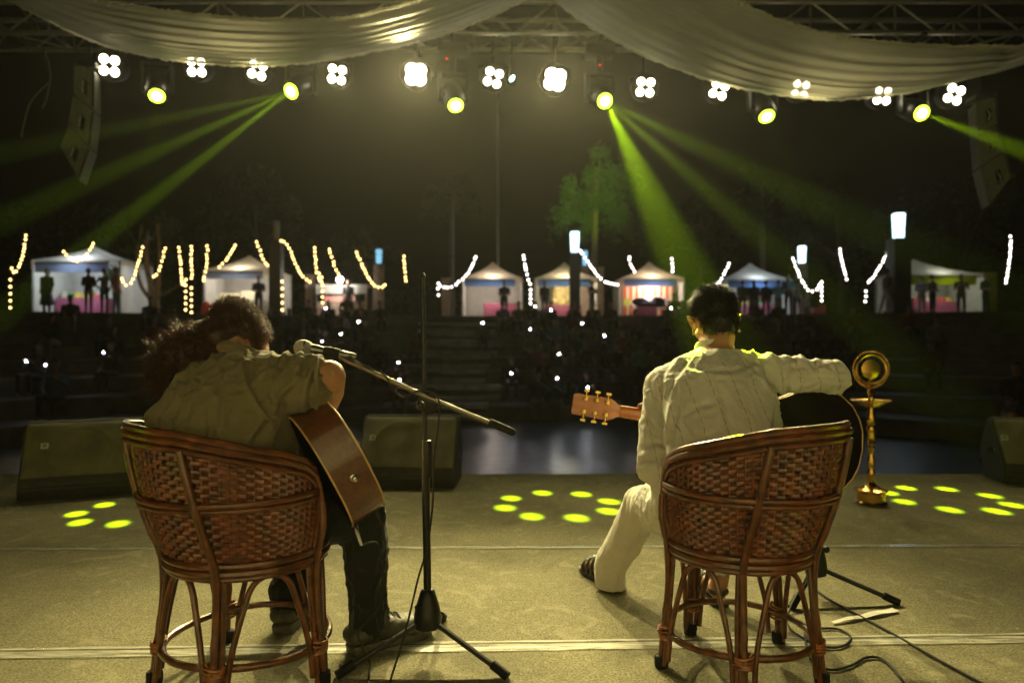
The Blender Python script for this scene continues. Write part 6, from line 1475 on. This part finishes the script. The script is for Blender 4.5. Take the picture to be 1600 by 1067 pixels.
for k, row in rows.items():
    row.sort(key=lambda q: q[1])
    for i, q in enumerate(row):
        ci = r.randrange(len(COLS)) if r.random() > .35 else r.choice((1, 3, 5, 8))
        yaw = math.atan2(q[1], q[4]) * -.6 + r.uniform(-.25, .25)
        if q[2] == 'phone': yaw *= .3
        kind, me = r.choice(SITP if q[2] == 'phone' else SIT); loc = Vector((q[1], q[4], tier_z(k)))
        if q[2] == 'phone':
            loc.z += 0
        o = place(me, loc, yaw, ci)
        hold = ' holding lit phone' if q[2] == 'phone' else ''
        pos = f'{ORD[i + 1]} from left' if i < 30 else 'at the right end'
        tag(o, f'seated person in {COLS[ci][0]} top{hold}, {pos} on {TN[k]} terrace', 'person', 'audience seated on the terraces')
        if q[2] == 'phone':
            pz = tier_z(k) + q[3]; hnd = Matrix.Rotation(yaw, 3, 'Z') @ Vector((.09 if me is SITP[0][1] else 0, -.36, 0)); c = Vector((q[1], q[4], 0)) + Vector((0, hnd.y, 0)); c.z = pz
            ph = thing('phone', f'lit phone held by the person {pos} on the {TN[k]} terrace', 'phone', tuple(c), 'lit phones in the audience')
            b = MB(); b.rbox(c, (.075, .010, .15), .008); b.build('case', M['phone'], ph)
            b = MB(); b.ball(c + Vector((0, -.008, .05)), (.014, .005, .014), 8); b.build('torch', M['torch'], ph)
            point('torch_light', c + Vector((0, -.05, .05)), .6, (.9, .95, 1), .02)
# standing people on the plaza: pixel x, distance, pose, colour, yaw, label
STAND = [(73, 26.1, 'skirt', 1, 0, 'woman in wide dark dress standing before the pink table of the far left tent'), (138, 26.1, 'pale', 1, 3.1, 'person in black top facing the table of the far left tent'),
         (163, 26.2, 'hip', 0, 3.1, 'person in white shirt leaning at the table of the far left tent'), (181, 26.0, 'side', 2, 1.5, 'person in maroon top at the right pole of the far left tent'),
         (404, 29.0, 'long', 1, .5, 'dark clothed person standing in front of the tan roofed tent'), (544, 30.9, 'skirt', 1, 0, 'dark silhouetted woman under the bare bright lamp'),
         (788, 31.5, 'front', 1, 0, 'man standing alone with folded hands before the first blue tent'), (851, 31.4, 'side', 1, .4, 'dark clothed person at the left side of the second blue tent'), (925, 31.3, 'phone', 1, .8, 'dark clothed man right of the bright lamp column looking at something in hand'),
         (1160, 31.2, 'side', 4, 3, 'first person from the left of the row at the pale blue tent'), (1178, 31.2, 'skirt', 1, 3, 'second person from the left of the row at the pale blue tent, in dark dress'), (1197, 31.3, 'side', 1, 3, 'third person from the left of the row at the pale blue tent'),
         (1216, 31.0, 'front', 7, 3, 'fourth person from the left of the row, in pale blue shirt'), (1232, 28.2, 'long', 10, 0, 'long haired person in teal top standing in front of the pale blue tent row'), (1246, 30.8, 'front', 0, 2.6, 'person in white shirt at the right pole of the pale blue tent'), (1258, 30.0, 'walk', 4, 2.0, 'person in green shirt beside the pale lamp column'),
         (1386, 26.3, 'walk', 1, 1.6, 'person in black walking behind the tallest lantern column'), (1440, 29.0, 'pale', 0, 0, 'person in white shirt behind the table of the dim tent'), (1457, 28.8, 'front', 5, .4, 'person in grey shirt at the front of the dim tent'),
         (1502, 28.4, 'phone', 8, -.5, 'person in brown top lifting hands at the right of the dim tent'), (1540, 28.2, 'front', 1, .3, 'dark person before the yellow display panel'), (1395, 31, 'side', 1, 0, 'shadowy person beyond the tallest lantern column')]
for px, d, pose, ci, yaw, lab in STAND:
    o = place(ST[pose], Vector(((px - 800) / F * d, d, 2.0)), yaw, ci); tag(o, lab, 'person', 'people standing on the plaza')

# ================================================================== HAZE
b = MB(); b.box((0, 43, 5.9), (120, 96, 16.6))
hz = b.build('haze', None, smooth=False)
hz.data.materials.clear()
m = bpy.data.materials.new('haze'); m.use_nodes = True; nt = m.node_tree; nt.nodes.clear()
out = nt.nodes.new('ShaderNodeOutputMaterial'); v = nt.nodes.new('ShaderNodeVolumePrincipled')
v.inputs['Color'].default_value = (.95, .95, .93, 1); v.inputs['Density'].default_value = HAZE; v.inputs['Anisotropy'].default_value = .72
nt.links.new(v.outputs[0], out.inputs['Volume']); hz.data.materials.append(m); tag(hz, kind='stuff')
print('TRIS', sum(len(o.data.polygons) for o in bpy.data.objects if o.type == 'MESH'), 'OBJ', len(bpy.data.objects))
